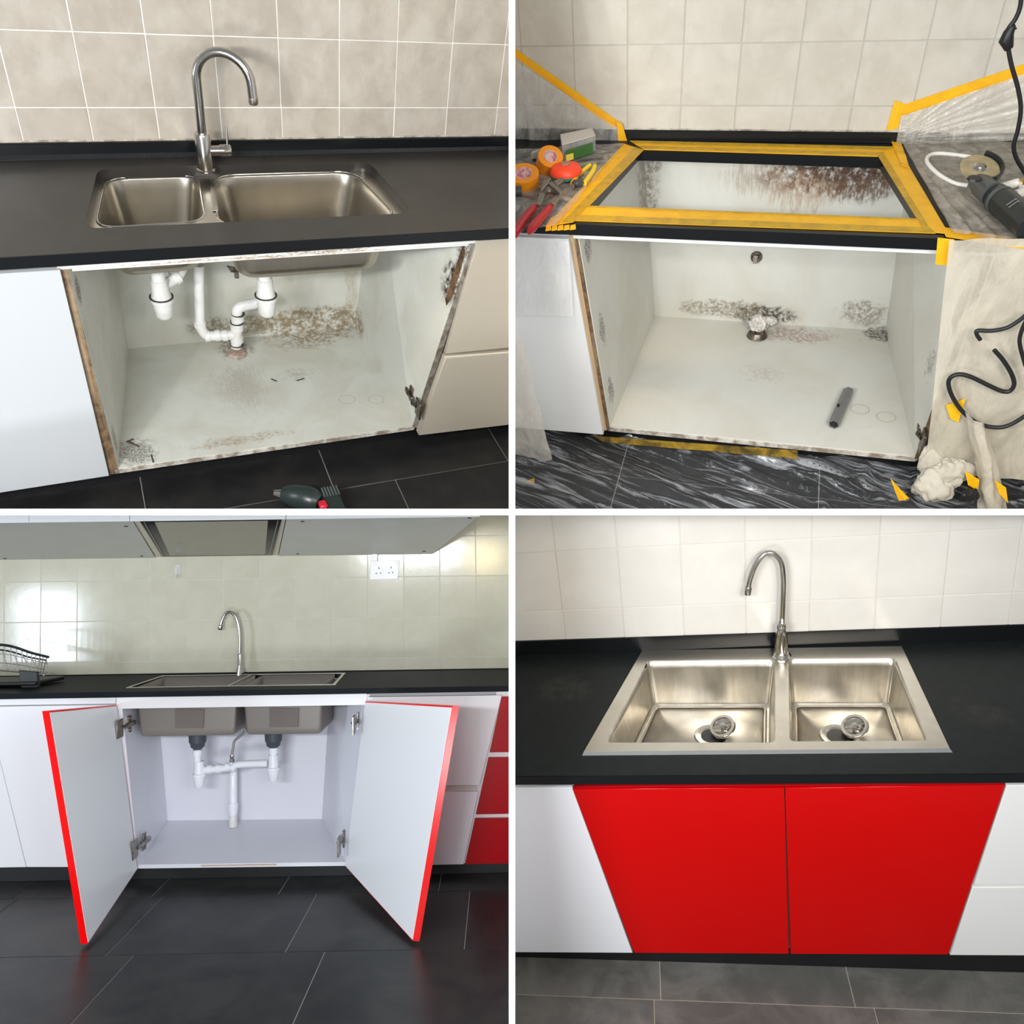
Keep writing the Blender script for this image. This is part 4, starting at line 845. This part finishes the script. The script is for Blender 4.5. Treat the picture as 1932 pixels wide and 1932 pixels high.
mk('bowl', ubowl(p[0], p[1], p[2], p[3], .40), under, sk, sol=.0015)
mk('bowl', ubowl(p[4], p[5], p[6], p[7], .40), under, sk, sol=.0015)
pad = mat('sound_deadening_pad', (.15, .125, .115), .7)
mk('sound_pad', slab([(0.126, 0.099, 0.621), (0.255, 0.099, 0.619), (0.25, 0.099, 0.536), (0.129, 0.099, 0.538)], (0, .003, 0)), pad, sk)
mk('sound_pad', slab([(0.542, 0.099, 0.619), (0.673, 0.099, 0.617), (0.668, 0.099, 0.534), (0.544, 0.099, 0.536)], (0, .003, 0)), pad, sk)
slate = mat('slate_grey_plastic', (.055, .065, .08), .45)
pw = thing('drain_pipe', 'new white twin waste pipes with grey strainer cups', 'pipe', (.36, .25, .0))
for (x0, y0), tb in (((373, 1388), 1486), ((516, 1386), 1474)):
    a = (0.173, 0.25, 0.472) if x0 == 373 else (0.52, 0.25, 0.472)
    mk('strainer_cup', lathed((a[0], .25, a[2] - .062), [(0, 0), (.018, 0), (.022, .006), (.030, .012), (.034, .03), (.038, .034), (.040, .075), (0, .075)], seg=26), slate, pw)
    zb = ((0.181, 0.25, 0.237))[2] if x0 == 373 else ((0.52, 0.25, 0.26))[2]
    mk('tailpipe', lathed((a[0], .25, zb + .09), [(0, 0), (.017, 0), (.017, .055), (.020, .056), (.020, .075), (.017, .077), (.017, a[2] - .06 - zb - .09), (0, a[2] - .06 - zb - .09)], seg=22), pvc_new, pw)
    mk('slip_nut', lathed((a[0], .25, a[2] - .085), [(0, 0), (.022, 0), (.022, .02), (0, .02)], seg=14), pvc_new, pw)
    mk('bottle_cup', lathed((a[0] + (.008 if x0 == 373 else 0), .25, zb), [(0, 0), (.016, .001), (.022, .008), (.026, .05), (.030, .052), (.030, .064), (.024, .066), (.022, .12), (0, .12)], seg=24), pvc_new, pw)
mk('cross_pipe', tubed(spline([(0.203, 0.25, 0.316), (0.251, 0.25, 0.32), (0.3, 0.25, 0.324), (0.326, 0.25, 0.33)], 4), .017, 14), pvc_new, pw)
mk('cross_pipe', tubed(spline([(0.331, 0.25, 0.321), (0.35, 0.25, 0.337), (0.409, 0.25, 0.341), (0.493, 0.25, 0.342)], 4), .0165, 14), pvc_new, pw)
for q in [(0.23, 0.25, 0.32), (0.271, 0.25, 0.322), (0.312, 0.25, 0.328)]: mk('pipe_socket', lathed(q, [(0, -.01), (.021, -.01), (.021, .01), (0, .01)], (1, 0, 0), 16), pvc_new, pw)
q0 = (0.289, 0.4, 0.284); q1 = (0.289, 0.4, 0.068)
mk('down_pipe', tubed([(0.331, 0.25, 0.33), q0, V(*q0) - V(0, 0, .03), q1], .0185, 16), pvc_new, pw)
mk('pipe_socket', lathed(q1, [(0, 0), (.019, 0), (.0225, .03), (.0225, .055), (.0, .055)], seg=18), pvc_new, pw)
mk('floor_stub', lathed((q1[0], q1[1], .012), [(0, 0), (.020, 0), (.018, max(.02, q1[2] - .01)), (0, max(.02, q1[2] - .01))], seg=16), pvc, pw)
hs = thing('water_hose', 'braided steel hose hanging between the two new bowls', 'hose', (0.32, 0.3, 0.34))
mk('braided_hose', tubed(spline([(0.342, 0.3, 0.576), (0.344, 0.3, 0.532), (0.364, 0.3, 0.502), (0.376, 0.3, 0.483), (0.357, 0.3, 0.459), (0.327, 0.3, 0.435), (0.32, 0.3, 0.401), (0.315, 0.3, 0.377)], 5), .006, 10), mat('braided_steel', (.4, .38, .34), .35, 1, bump=.8, bscale=500), hs)
mk('hose_valve', lathed((0.315, 0.3, 0.338), [(0, 0), (.009, 0), (.013, .006), (.009, .016), (.012, .022), (.009, .036), (0, .036)], seg=12), chrome, hs)
tpc = thing('kitchen_tap', 'slim swan-neck tap with a bright lever above the open cabinet', 'tap', (.305, .446, .727))
zb = .725; PK = [(0.304, 0.446, 0.778), (0.306, 0.446, 0.88), (0.301, 0.446, 0.944), (0.286, 0.446, 0.996), (0.262, 0.446, 1.021), (0.239, 0.446, 1.017), (0.222, 0.446, 0.989), (0.211, 0.446, 0.953)]
mk('tap_body', lathed((.306, .446, zb), [(0, 0), (.019, 0), (.019, .02), (.013, .03), (.012, .09), (.009, .10), (0, .10)], seg=20), chrome, tpc)
mk('spout', tubed([(.306, .446, zb + .08)] + spline(PK, 4), .0075, 12), chrome, tpc)
mk('nozzle', lathed((0.211, 0.446, 0.943), [(0, -.006), (.010, -.006), (.012, 0), (.012, .014), (.008, .018), (0, .018)], (.12, 0, 1), 16), chrome, tpc)
mk('lever', tubed([(0.307, 0.42, 0.698), (0.309, 0.42, 0.731), (0.312, 0.42, 0.769)], [.010, .008, .004], 10), mat('polished_white_metal', (.9, .86, .84), .2, .6), tpc)
# dish rack at the left edge
rk = thing('dish_rack', 'wire dish rack on a black tray at the left edge', 'dish rack', (-.55, .2, .722))
mk('drip_tray', slab([(-1.0, .12, .73), (-.50, .12, .73), (-.46, .30, .73), (-1.0, .30, .73)], (0, 0, .018), .004), black_matt, rk)
mk('tray_foot', slab([(-0.58, 0.13, 0.797), (-0.498, 0.13, 0.789), (-0.492, 0.13, 0.719), (-0.567, 0.13, 0.72)], (0, .02, 0), .002), black_matt, rk)
wire = mat('chrome_wire', (.62, .58, .55), .22, 1)
RT = [(-0.764, 0.14, 0.916), (-0.634, 0.14, 0.907), (-0.528, 0.14, 0.873), (-0.452, 0.14, 0.853)]; RB = [(-0.762, 0.14, 0.806), (-0.633, 0.14, 0.794), (-0.527, 0.14, 0.783), (-0.475, 0.14, 0.773)]; RT2 = [(-0.861, 0.3, 0.883), (-0.726, 0.3, 0.866), (-0.628, 0.3, 0.836), (-0.547, 0.3, 0.82)]
mk('top_rim', tubed(spline(RT, 6), .006, 8), black_stone, rk)
mk('back_rim', tubed(spline(RT2, 6), .004, 8), black_stone, rk)
mk('bottom_rim', tubed(spline(RB, 6), .003, 6), wire, rk)
tt_, bb_ = spline(RT, 9), spline(RB, 9)
for k in range(2, len(tt_), 2): mk('basket_wire', tubed([tt_[k], tt_[k].lerp(bb_[k], .5) + V(0, .0, 0), bb_[k]], .002, 6), wire, rk)
t2 = spline(RT2, 9)
for k in range(3, len(t2), 4): mk('basket_wire', tubed([t2[k], bb_[k] + V(0, .05, 0), bb_[k]], .0018, 6), wire, rk)
for f in (.35, .7): mk('basket_wire', tubed([tt_[i].lerp(bb_[i], f) for i in range(len(tt_))], .0016, 6), wire, rk)
# wall cabinets and hood, undersides sloping up towards the room
def hz(y): return 1.2897 + (W - y) * (.1497 / .5564)
def soffit(x0b, x0f, x1b, x1f, yf=-.09, h=.22):
    a = [V(x0b, W - .004, hz(W)), V(x1b, W - .004, hz(W)), V(x1f, yf, hz(yf)), V(x0f, yf, hz(yf))]
    return a, [V(p.x, p.y, 1.62) for p in a]
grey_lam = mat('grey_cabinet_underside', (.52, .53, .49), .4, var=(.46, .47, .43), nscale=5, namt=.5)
bey = mat('beige_filler', (.62, .58, .46), .45)
for lab, a4 in (('grey-bottomed wall cabinet left of the cooker hood', (-1.3, -1.3, -.128, .015)), ('grey-bottomed wall cabinet right of the cooker hood', (.478, .668, 1.235, 1.485))):
    wc = thing('wall_cabinet', lab, 'cabinet', (a4[0] * .5 + a4[2] * .5, .2, 1.30))
    a, b = soffit(*a4)
    bm = bmesh.new(); hexa(bm, a, b); mk('carcass', bm, grey_lam, wc)
    xs = [-1.3, -.41, .012] if a4[0] < 0 else [.670, 1.49]
    for q0, q1 in zip(xs, xs[1:]): mk('door', slab([(q0 + .001, -.11, hz(-.09) - .004), (q1 - .001, -.11, hz(-.09) - .004), (q1 - .001, -.11, 1.62), (q0 + .001, -.11, 1.62)], (0, .017, 0)), white_lam, wc)
    caps = ((-.046, -.01), (-.849, .48), (-.18, .47)) if a4[0] < 0 else ((.705, -.046), (.56, .467), (1.444, -.066), (1.20, .452))
    for cx, cy in caps: mk('fixing_cap', lathed((cx + (.02 if cx > .5 and cx < .8 else 0), cy, hz(cy)), [(0, -.003), (.008, -.002), (.009, .001)], seg=14), black_matt, wc)
    if a4[0] < 0: mk('paper_label', slab([(-.33, .44, hz(.44) - .0008), (-.27, .44, hz(.44) - .0008), (-.27, .46, hz(.46) - .0008), (-.33, .46, hz(.46) - .0008)], (0, 0, .0006)), mat('faded_label', (.50, .40, .30), .6), wc)
hd = thing('cooker_hood', 'slim cooker hood with dark framed glass underside', 'cooker hood', (.27, .2, 1.30))
a, b = soffit(-.124, .017, .474, .664)
bm = bmesh.new(); hexa(bm, [p + V(0, 0, .004) for p in a], b); mk('filler_body', bm, bey, hd)
def under_quad(q, dz): return [V(x, y, hz(y) + dz) for x, y in q]
fr = [(.045, -.085), (.645, -.085), (.455, .475), (-.085, .475)]
mk('black_frame', slab(under_quad(fr, -.004), (0, 0, .012), .001), mat('glossy_black_frame', (.01, .01, .012), .2), hd)
gl = [(.105, -.078), (.585, -.078), (.425, .450), (-.035, .450)]
mk('glass_panel', slab(under_quad(gl, -.006), (0, 0, .006)), mat('smoked_glass_panel', (.23, .22, .18), .10, .3, spec=.7), hd)
for sx in (0, 1):
    e0, e1 = ((.062, -.08), (-.068, .46)) if sx == 0 else ((.628, -.08), (.442, .46))
    mk('frame_seam', tubed(under_quad([e0, e1], -.006), .002, 6), mat('seam_grey', (.2, .2, .2), .3) if sx == 0 else bpy.data.materials['seam_grey'], hd)
mk('front_strip', slab([(.014, -.11, hz(-.09) - .004), (.668, -.11, hz(-.09) - .004), (.668, -.11, 1.62), (.014, -.11, 1.62)], (0, .017, 0)), white_lam, hd)
so = thing('wall_socket', 'white double wall socket under the right wall cabinet', 'socket', (0.998, 0.5, 1.216))
a = [(0.925, 0.499, 1.167), (1.066, 0.499, 1.168), (1.074, 0.499, 1.262), (0.931, 0.499, 1.261)]
mk('face_plate', slab(a, (0, .003, 0), .002), mat('socket_white', (.78, .79, .78), .3), so)
for q in [(0.959, 0.499, 1.198), (0.98, 0.499, 1.2), (1.022, 0.499, 1.2), (1.04, 0.499, 1.202)]: mk('pin_hole', boxed(q[0] - .003, q[0] + .003, q[1] - .0006, q[1] + .001, q[2] - .0025, q[2] + .0025), black_matt, so)
for q in [(0.972, 0.499, 1.224), (1.032, 0.499, 1.226)]: mk('earth_hole', boxed(q[0] - .002, q[0] + .002, q[1] - .0006, q[1] + .001, q[2] - .005, q[2] + .005), black_matt, so)
for q in [(0.949, 0.499, 1.245), (1.059, 0.499, 1.246)]: mk('screw_cap', lathed(q, [(0, .0015), (.008, .0015), (.009, 0)], (0, -1, 0), 16), pvc, so)
q = (0.953, 0.49, 1.271); mk('conduit', boxed(q[0] - .014, q[0] + .014, .49, .502, q[2] - .012, q[2] + .03, .002), pvc, so)
q = (-0.019, 0.49, 1.222)
hk = thing('adhesive_hook', 'clear adhesive hook on the tiles under the hood', 'hook', q)
clr = mat('clear_hook', (.85, .86, .82), .1, trans=(.4, .7))
mk('hook_plate', boxed(q[0] - .014, q[0] + .014, .499, .502, q[2] - .02, q[2] + .035, .001), clr, hk)
mk('hook_arm', tubed(spline([(q[0], .498, q[2] + .01), (q[0], .494, q[2] - .02), (q[0], .482, q[2] - .03), (q[0], .478, q[2] - .015)]), .004, 8), clr, hk)
end_bay(-1, -1)

# ============================================================ LOWER RIGHT: the finished sink
start_bay(PD); BAY = PD
tileD = mat('off_white_tile', (.66, .635, .585), .22, spec=.45, var=(.61, .58, .53), nscale=5, namt=.7, rnd=1)
tiled_wall('wall_lower_right', 'off-white tiles behind the finished sink', .536, -.165, .191, .871, .214, -3, 10, -1, 3, .757, tileD, mat('rosy_grout', (.60, .56, .52), .8))
floorD = mat('stone_grey_tile', (.085, .085, .078), .55, spec=.3, var=(.16, .155, .14), nscale=6, namt=.8, rnd=1, bump=.3, bscale=120)
T = []
for (c, d, xs) in ((-.103, .5, (-.9, .08, .63, 1.25, 1.9)), (-.75, -.103, (-.9, -.5, .06, .68, 1.3, 1.9))):
    for a, b in zip(xs, xs[1:]): T.append((a, b, c, d))
tiled_floor('floor_lower_right', 'stone grey floor tiles before the closed red doors', -.10, T, floorD, mat('light_floor_grout', (.42, .38, .30), .8), -.9, 1.9, -.75, .5)
ZC = .705
blkD = mat('black_flecked_worktop', (.007, .010, .010), .42, spec=.25, var=(.013, .016, .016), nscale=40, namt=.6, stains=[((-.16, .35, ZC), (.14, .12, .05), (.03, .03, .028), .6, 6, .66), ((.98, .2, ZC), (.12, .12, .05), (.028, .028, .026), .5, 6, .66)])
so_ = [(0.08, 0.529, 0.705), (-0.085, 0.052, 0.705), (0.861, 0.05, 0.705), (0.867, 0.51, 0.705)]
wt = thing('worktop', 'black worktop carrying the finished drop-in sink', 'worktop', (.4, .25, .675))
ins = [V(.115, .515, 0), V(-.06, .07, 0), V(.845, .07, 0), V(.845, .498, 0)]
mk('counter_slab', plate([(-.9, -.038), (1.8, -.038), (1.8, .54), (-.9, .54)], [xy(ins)], .677, .705), blkD, wt)
mk('front_edge', boxed(-.9, 1.8, -.040, -.0385, .676, .7035), black_dark, wt)
mk('upstand', boxed(-.9, 1.8, .538, .5475, .704, .757, .002) if False else slab([(-.9, .527, .704), (1.8, .527, .704), (1.8, .527, .760), (-.9, .527, .760)], (0, .007, 0), .001), black_dark, wt)
sk = thing('sink', 'new square-edged steel double-bowl sink set into the worktop', 'sink', (.4, .3, .53))
bl_ = [(0.095, 0.473, 0.709), (0.487, 0.462, 0.709), (0.431, 0.079, 0.709), (-0.028, 0.088, 0.709)]
br_ = [(0.525, 0.463, 0.709), (0.834, 0.453, 0.709), (0.82, 0.08, 0.709), (0.468, 0.083, 0.709)]
o1, o2 = rq(bl_, .018, 5), rq(br_, .018, 5)
mk('rim', plate([(p[0], p[1]) for p in so_], [xy(o1), xy(o2)], .7052, .7085), steel_br, sk)
mk('front_bevel', slab([V(*so_[1]) + V(0, 0, .0034), V(*so_[2]) + V(0, 0, .0034), V(*so_[2]) + V(.004, -.012, .0), V(*so_[1]) + V(-.004, -.012, .0)], (0, 0, -.001)), mat('bluish_bevel_steel', (.75, .78, .8), .25, 1), sk)
bwall = mat('bowl_steel', (.74, .70, .62), .33, 1, var=(.56, .52, .45), nscale=7, namt=.6, grain=((26, 26, 3), (.45, .42, .36), .5), bump=.06, bscale=40)
bfl = mat('bowl_floor_steel', (.84, .79, .71), .42, 1, bump=.05, bscale=60, var=(.6, .56, .5), nscale=12, namt=.5)
DEP = .165
def sqbowl(o4, sh):
    c = sum((V(*p) for p in o4), V(0, 0, 0)) / 4; top = [V(p[0], p[1], .7085) for p in o4]
    c.z = .7085
    bot = [c + (p - c) * (1 - sh) for p in top]
    R_ = [rq(top, .018, 5)]
    for i in range(1, 6): R_.append([V(p.x, p.y, .7085 - (DEP - .012) * i / 5) for p in rq([a.lerp(b, i / 5) for a, b in zip(top, bot)], .018, 5)])
    for i in range(1, 4):
        a = PI / 2 * i / 3; R_.append([V(p.x, p.y, .7085 - DEP + .012 - .012 * math.sin(a)) for p in rq([c + (p - c) * (1 - .08 * (1 - math.cos(a))) for p in bot], .018, 5)])
    return loft(R_, False), R_[-1], bot
for nm, o4, dr0, bk0 in (('left', bl_, (1347, 1386), (1366, 1376)), ('right', br_, (1578, 1387), (1612, 1377))):
    bm, fl0, bot = sqbowl(o4, .07)
    b_ = mk('bowl', bm, bwall, sk, sol=.0012, ang=25)
    fb = bmesh.new(); fb.faces.new([fb.verts.new(p) for p in fl0]); f_ = mk('bowl_floor', fb, bfl, b_, sol=.001)
    for k in range(4):
        mk('corner_weld', tubed([V(o4[k][0], o4[k][1], .706).lerp(V(bot[k].x, bot[k].y, .706), .07) * 1.0 + (V(bot[k].x, bot[k].y, .706) - V(o4[k][0], o4[k][1], .706)) * .2, V(bot[k].x, bot[k].y, .7085 - DEP + .012) + (V(sum(q.x for q in bot) / 4, sum(q.y for q in bot) / 4, 0) - V(bot[k].x, bot[k].y, 0)).normalized() * .006], .0035, 8), steel_br, b_)
    zf = .7085 - DEP
    mk('floor_edge', tubed([V(p.x, p.y, zf + .004) for p in fl0 + [fl0[0]]], .003, 6, False), steel_br, b_)
def drain(c, lab, cap):
    d = mk('drain', lathed((c[0], c[1], .5440), [(0, .0005), (.030, .0005), (.034, .0035), (.048, .0045), (.052, .0005)], seg=32), chrome, sk)
    mk('drain_hole', lathed((c[0], c[1], .5449), [(0, .0012), (.030, .0012), (.0305, 0)], seg=24), black_matt, sk)
    t = thing('sink_strainer', lab, 'strainer', (cap[0], cap[1], .548))
    axx = (-.35, -.25, .9)
    p = V(cap[0], cap[1], .562)
    mk('strainer_dish', lathed(p, [(0, -.010), (.022, -.010), (.030, -.004), (.037, .004), (.040, .006), (.038, .008), (.028, .002), (.010, -.002), (.008, .010), (.010, .016), (0, .018)], axx, 30), chrome, t)
    mk('strainer_ring', lathed(p + V(-.004, -.003, .010), [(.030, 0), (.038, 0), (.038, .004), (.030, .004), (.030, 0)], axx, 30), lip, t)
    mk('cross_bar', tubed([p + V(-.03, 0, .004), p + V(.03, .0, .018)], .004, 8), lip, t)
drain((0.276, 0.304, 0.546), 'strainer basket lying by the left bowl drain', (0.315, 0.317, 0.55))
drain((0.641, 0.296, 0.546), 'strainer basket lying by the right bowl drain', (0.694, 0.309, 0.55))
tp2 = thing('kitchen_tap', 'slim steel swan-neck tap on the new sink rim', 'tap', (.508, .494, .7085))
bx_ = V(*(0.506, 0.476, 0.708))
Y = bx_.y
mk('base_ring', lathed(bx_, [(0, 0), (.030, 0), (.030, .004), (.024, .008), (.026, .012), (.022, .016), (0, .016)], seg=26), chrome, tp2)
mk('tap_body', lathed(bx_ + V(0, 0, .012), [(.019, 0), (.0205, .03), (.016, .075), (.012, .09), (.0135, .092), (.0135, .108), (.009, .112), (0, .112)], seg=24), chrome, tp2)
mk('lever', slab([bx_ + V(-.020, -.014, .02), bx_ + V(-.004, -.022, .02), bx_ + V(.0, -.018, .10), bx_ + V(-.008, -.014, .10)], (0, .006, 0), .002), steel, tp2)
def up(px, py): return None
SPN = [(0.509, 0.49, 0.812), (0.512, 0.49, 0.906), (0.512, 0.49, 0.98), (0.506, 0.49, 1.031), (0.489, 0.49, 1.059), (0.47, 0.49, 1.067), (0.45, 0.49, 1.057), (0.43, 0.49, 1.024), (0.416, 0.49, 0.981), (0.411, 0.49, 0.952)]
mk('spout', tubed(spline(SPN, 4), .0085, 14), chrome, tp2)
mk('nozzle', lathed(V(*SPN[-1]) , [(0, -.024), (.0105, -.024), (.0115, -.002), (.0105, .002), (0, .002)], (.12, 0, 1), 18), chrome, tp2)
# red doors
cab = thing('sink_cabinet', 'sink cabinet closed by two glossy red doors', 'cabinet', (.45, .25, -.015))
mk('door', slab([(0.007, -0.017, -0.013), (0.459, -0.017, 0.002), (0.44, -0.017, 0.639), (-0.118, -0.017, 0.638)], (0, .018, 0), .0012), red_deep, cab)
mk('door', slab([(0.464, -0.017, 0.002), (0.895, -0.017, 0.018), (0.976, -0.017, 0.647), (0.443, -0.017, 0.639)], (0, .018, 0), .0012), red_deep, cab)
mk('door_lip', slab([(-0.114, -0.016, 0.641), (0.976, -0.016, 0.648), (0.97, -0.016, 0.651), (-0.108, -0.016, 0.646)], (0, .014, 0)), dred, cab)
mk('carcass', slab([(.02, .004, -.01), (.89, .004, .012), (.97, .004, .655), (-.1, .004, .655)], (0, .016, 0)), rail, cab)
mk('top_rail', slab([(-.1, -.006, .653), (.97, -.006, .653), (.97, -.006, .6765), (-.1, -.006, .6765)], (0, .008, 0)), rail, cab)
mk('plinth', boxed(-.9, 1.8, .022, .035, -.099, .0), black_matt, cab)
lc = thing('base_cabinet', 'white cabinet left of the closed red doors', 'cabinet', (-.5, .2, -.02))
mk('door', slab([(0.003, -0.017, -0.013), (-.9, -.017, -.045), (-.9, -.017, .648), (-0.12, -0.017, 0.642)], (0, .018, 0), .001), wh, lc)
mk('rail', slab([(-.9, -.004, .654), (-.115, -.004, .654), (-.115, -.004, .6765), (-.9, -.004, .6765)], (0, .012, 0)), wh, lc)
dc = thing('drawer_cabinet', 'white two-drawer cabinet right of the closed red doors', 'cabinet', (1.3, .2, 0))
g_ = mat('warm_white_laminate', (.74, .74, .71), .3, spec=.4)
mk('drawer_front', slab([(0.935, -0.017, 0.296), (1.7, -.017, .312), (1.7, -.017, .66), (0.98, -0.017, 0.645)], (0, .018, 0), .001), g_, dc)
mk('drawer_front', slab([(0.899, -0.017, 0.016), (1.7, -.017, .045), (1.7, -.017, .304), (0.934, -0.017, 0.286)], (0, .018, 0), .001), g_, dc)
mk('drawer_gap', slab([(.90, -.006, .29), (1.7, -.006, .295), (1.7, -.006, .33), (.9, -.006, .32)], (0, .006, 0)), bpy.data.materials['cream_grip'], dc)
mk('rail', slab([(.975, -.004, .655), (1.7, -.004, .66), (1.7, -.004, .6765), (.975, -.004, .6765)], (0, .012, 0)), g_, dc)
end_bay(1, -1)

# ============================================================ white partition walls between the four kitchens
BAY = CAMW
part = mat('matt_white_partition', (.93, .93, .93), .8)
mk('wall_vertical_partition', boxed(-HALF, HALF, D0, 5.2, -2.9, 2.3), part, kind='structure', label='white partition wall between left and right kitchens')
mk('wall_horizontal_partition', boxed(-2.9, -HALF - .0001, D0, 5.2, -HALF, HALF), part, kind='structure', label='white deck between the upper and lower left kitchens')
mk('wall_horizontal_partition', boxed(HALF + .0001, 2.9, D0, 4.6, -HALF, HALF), part, kind='structure', label='white deck between the upper and lower right kitchens')
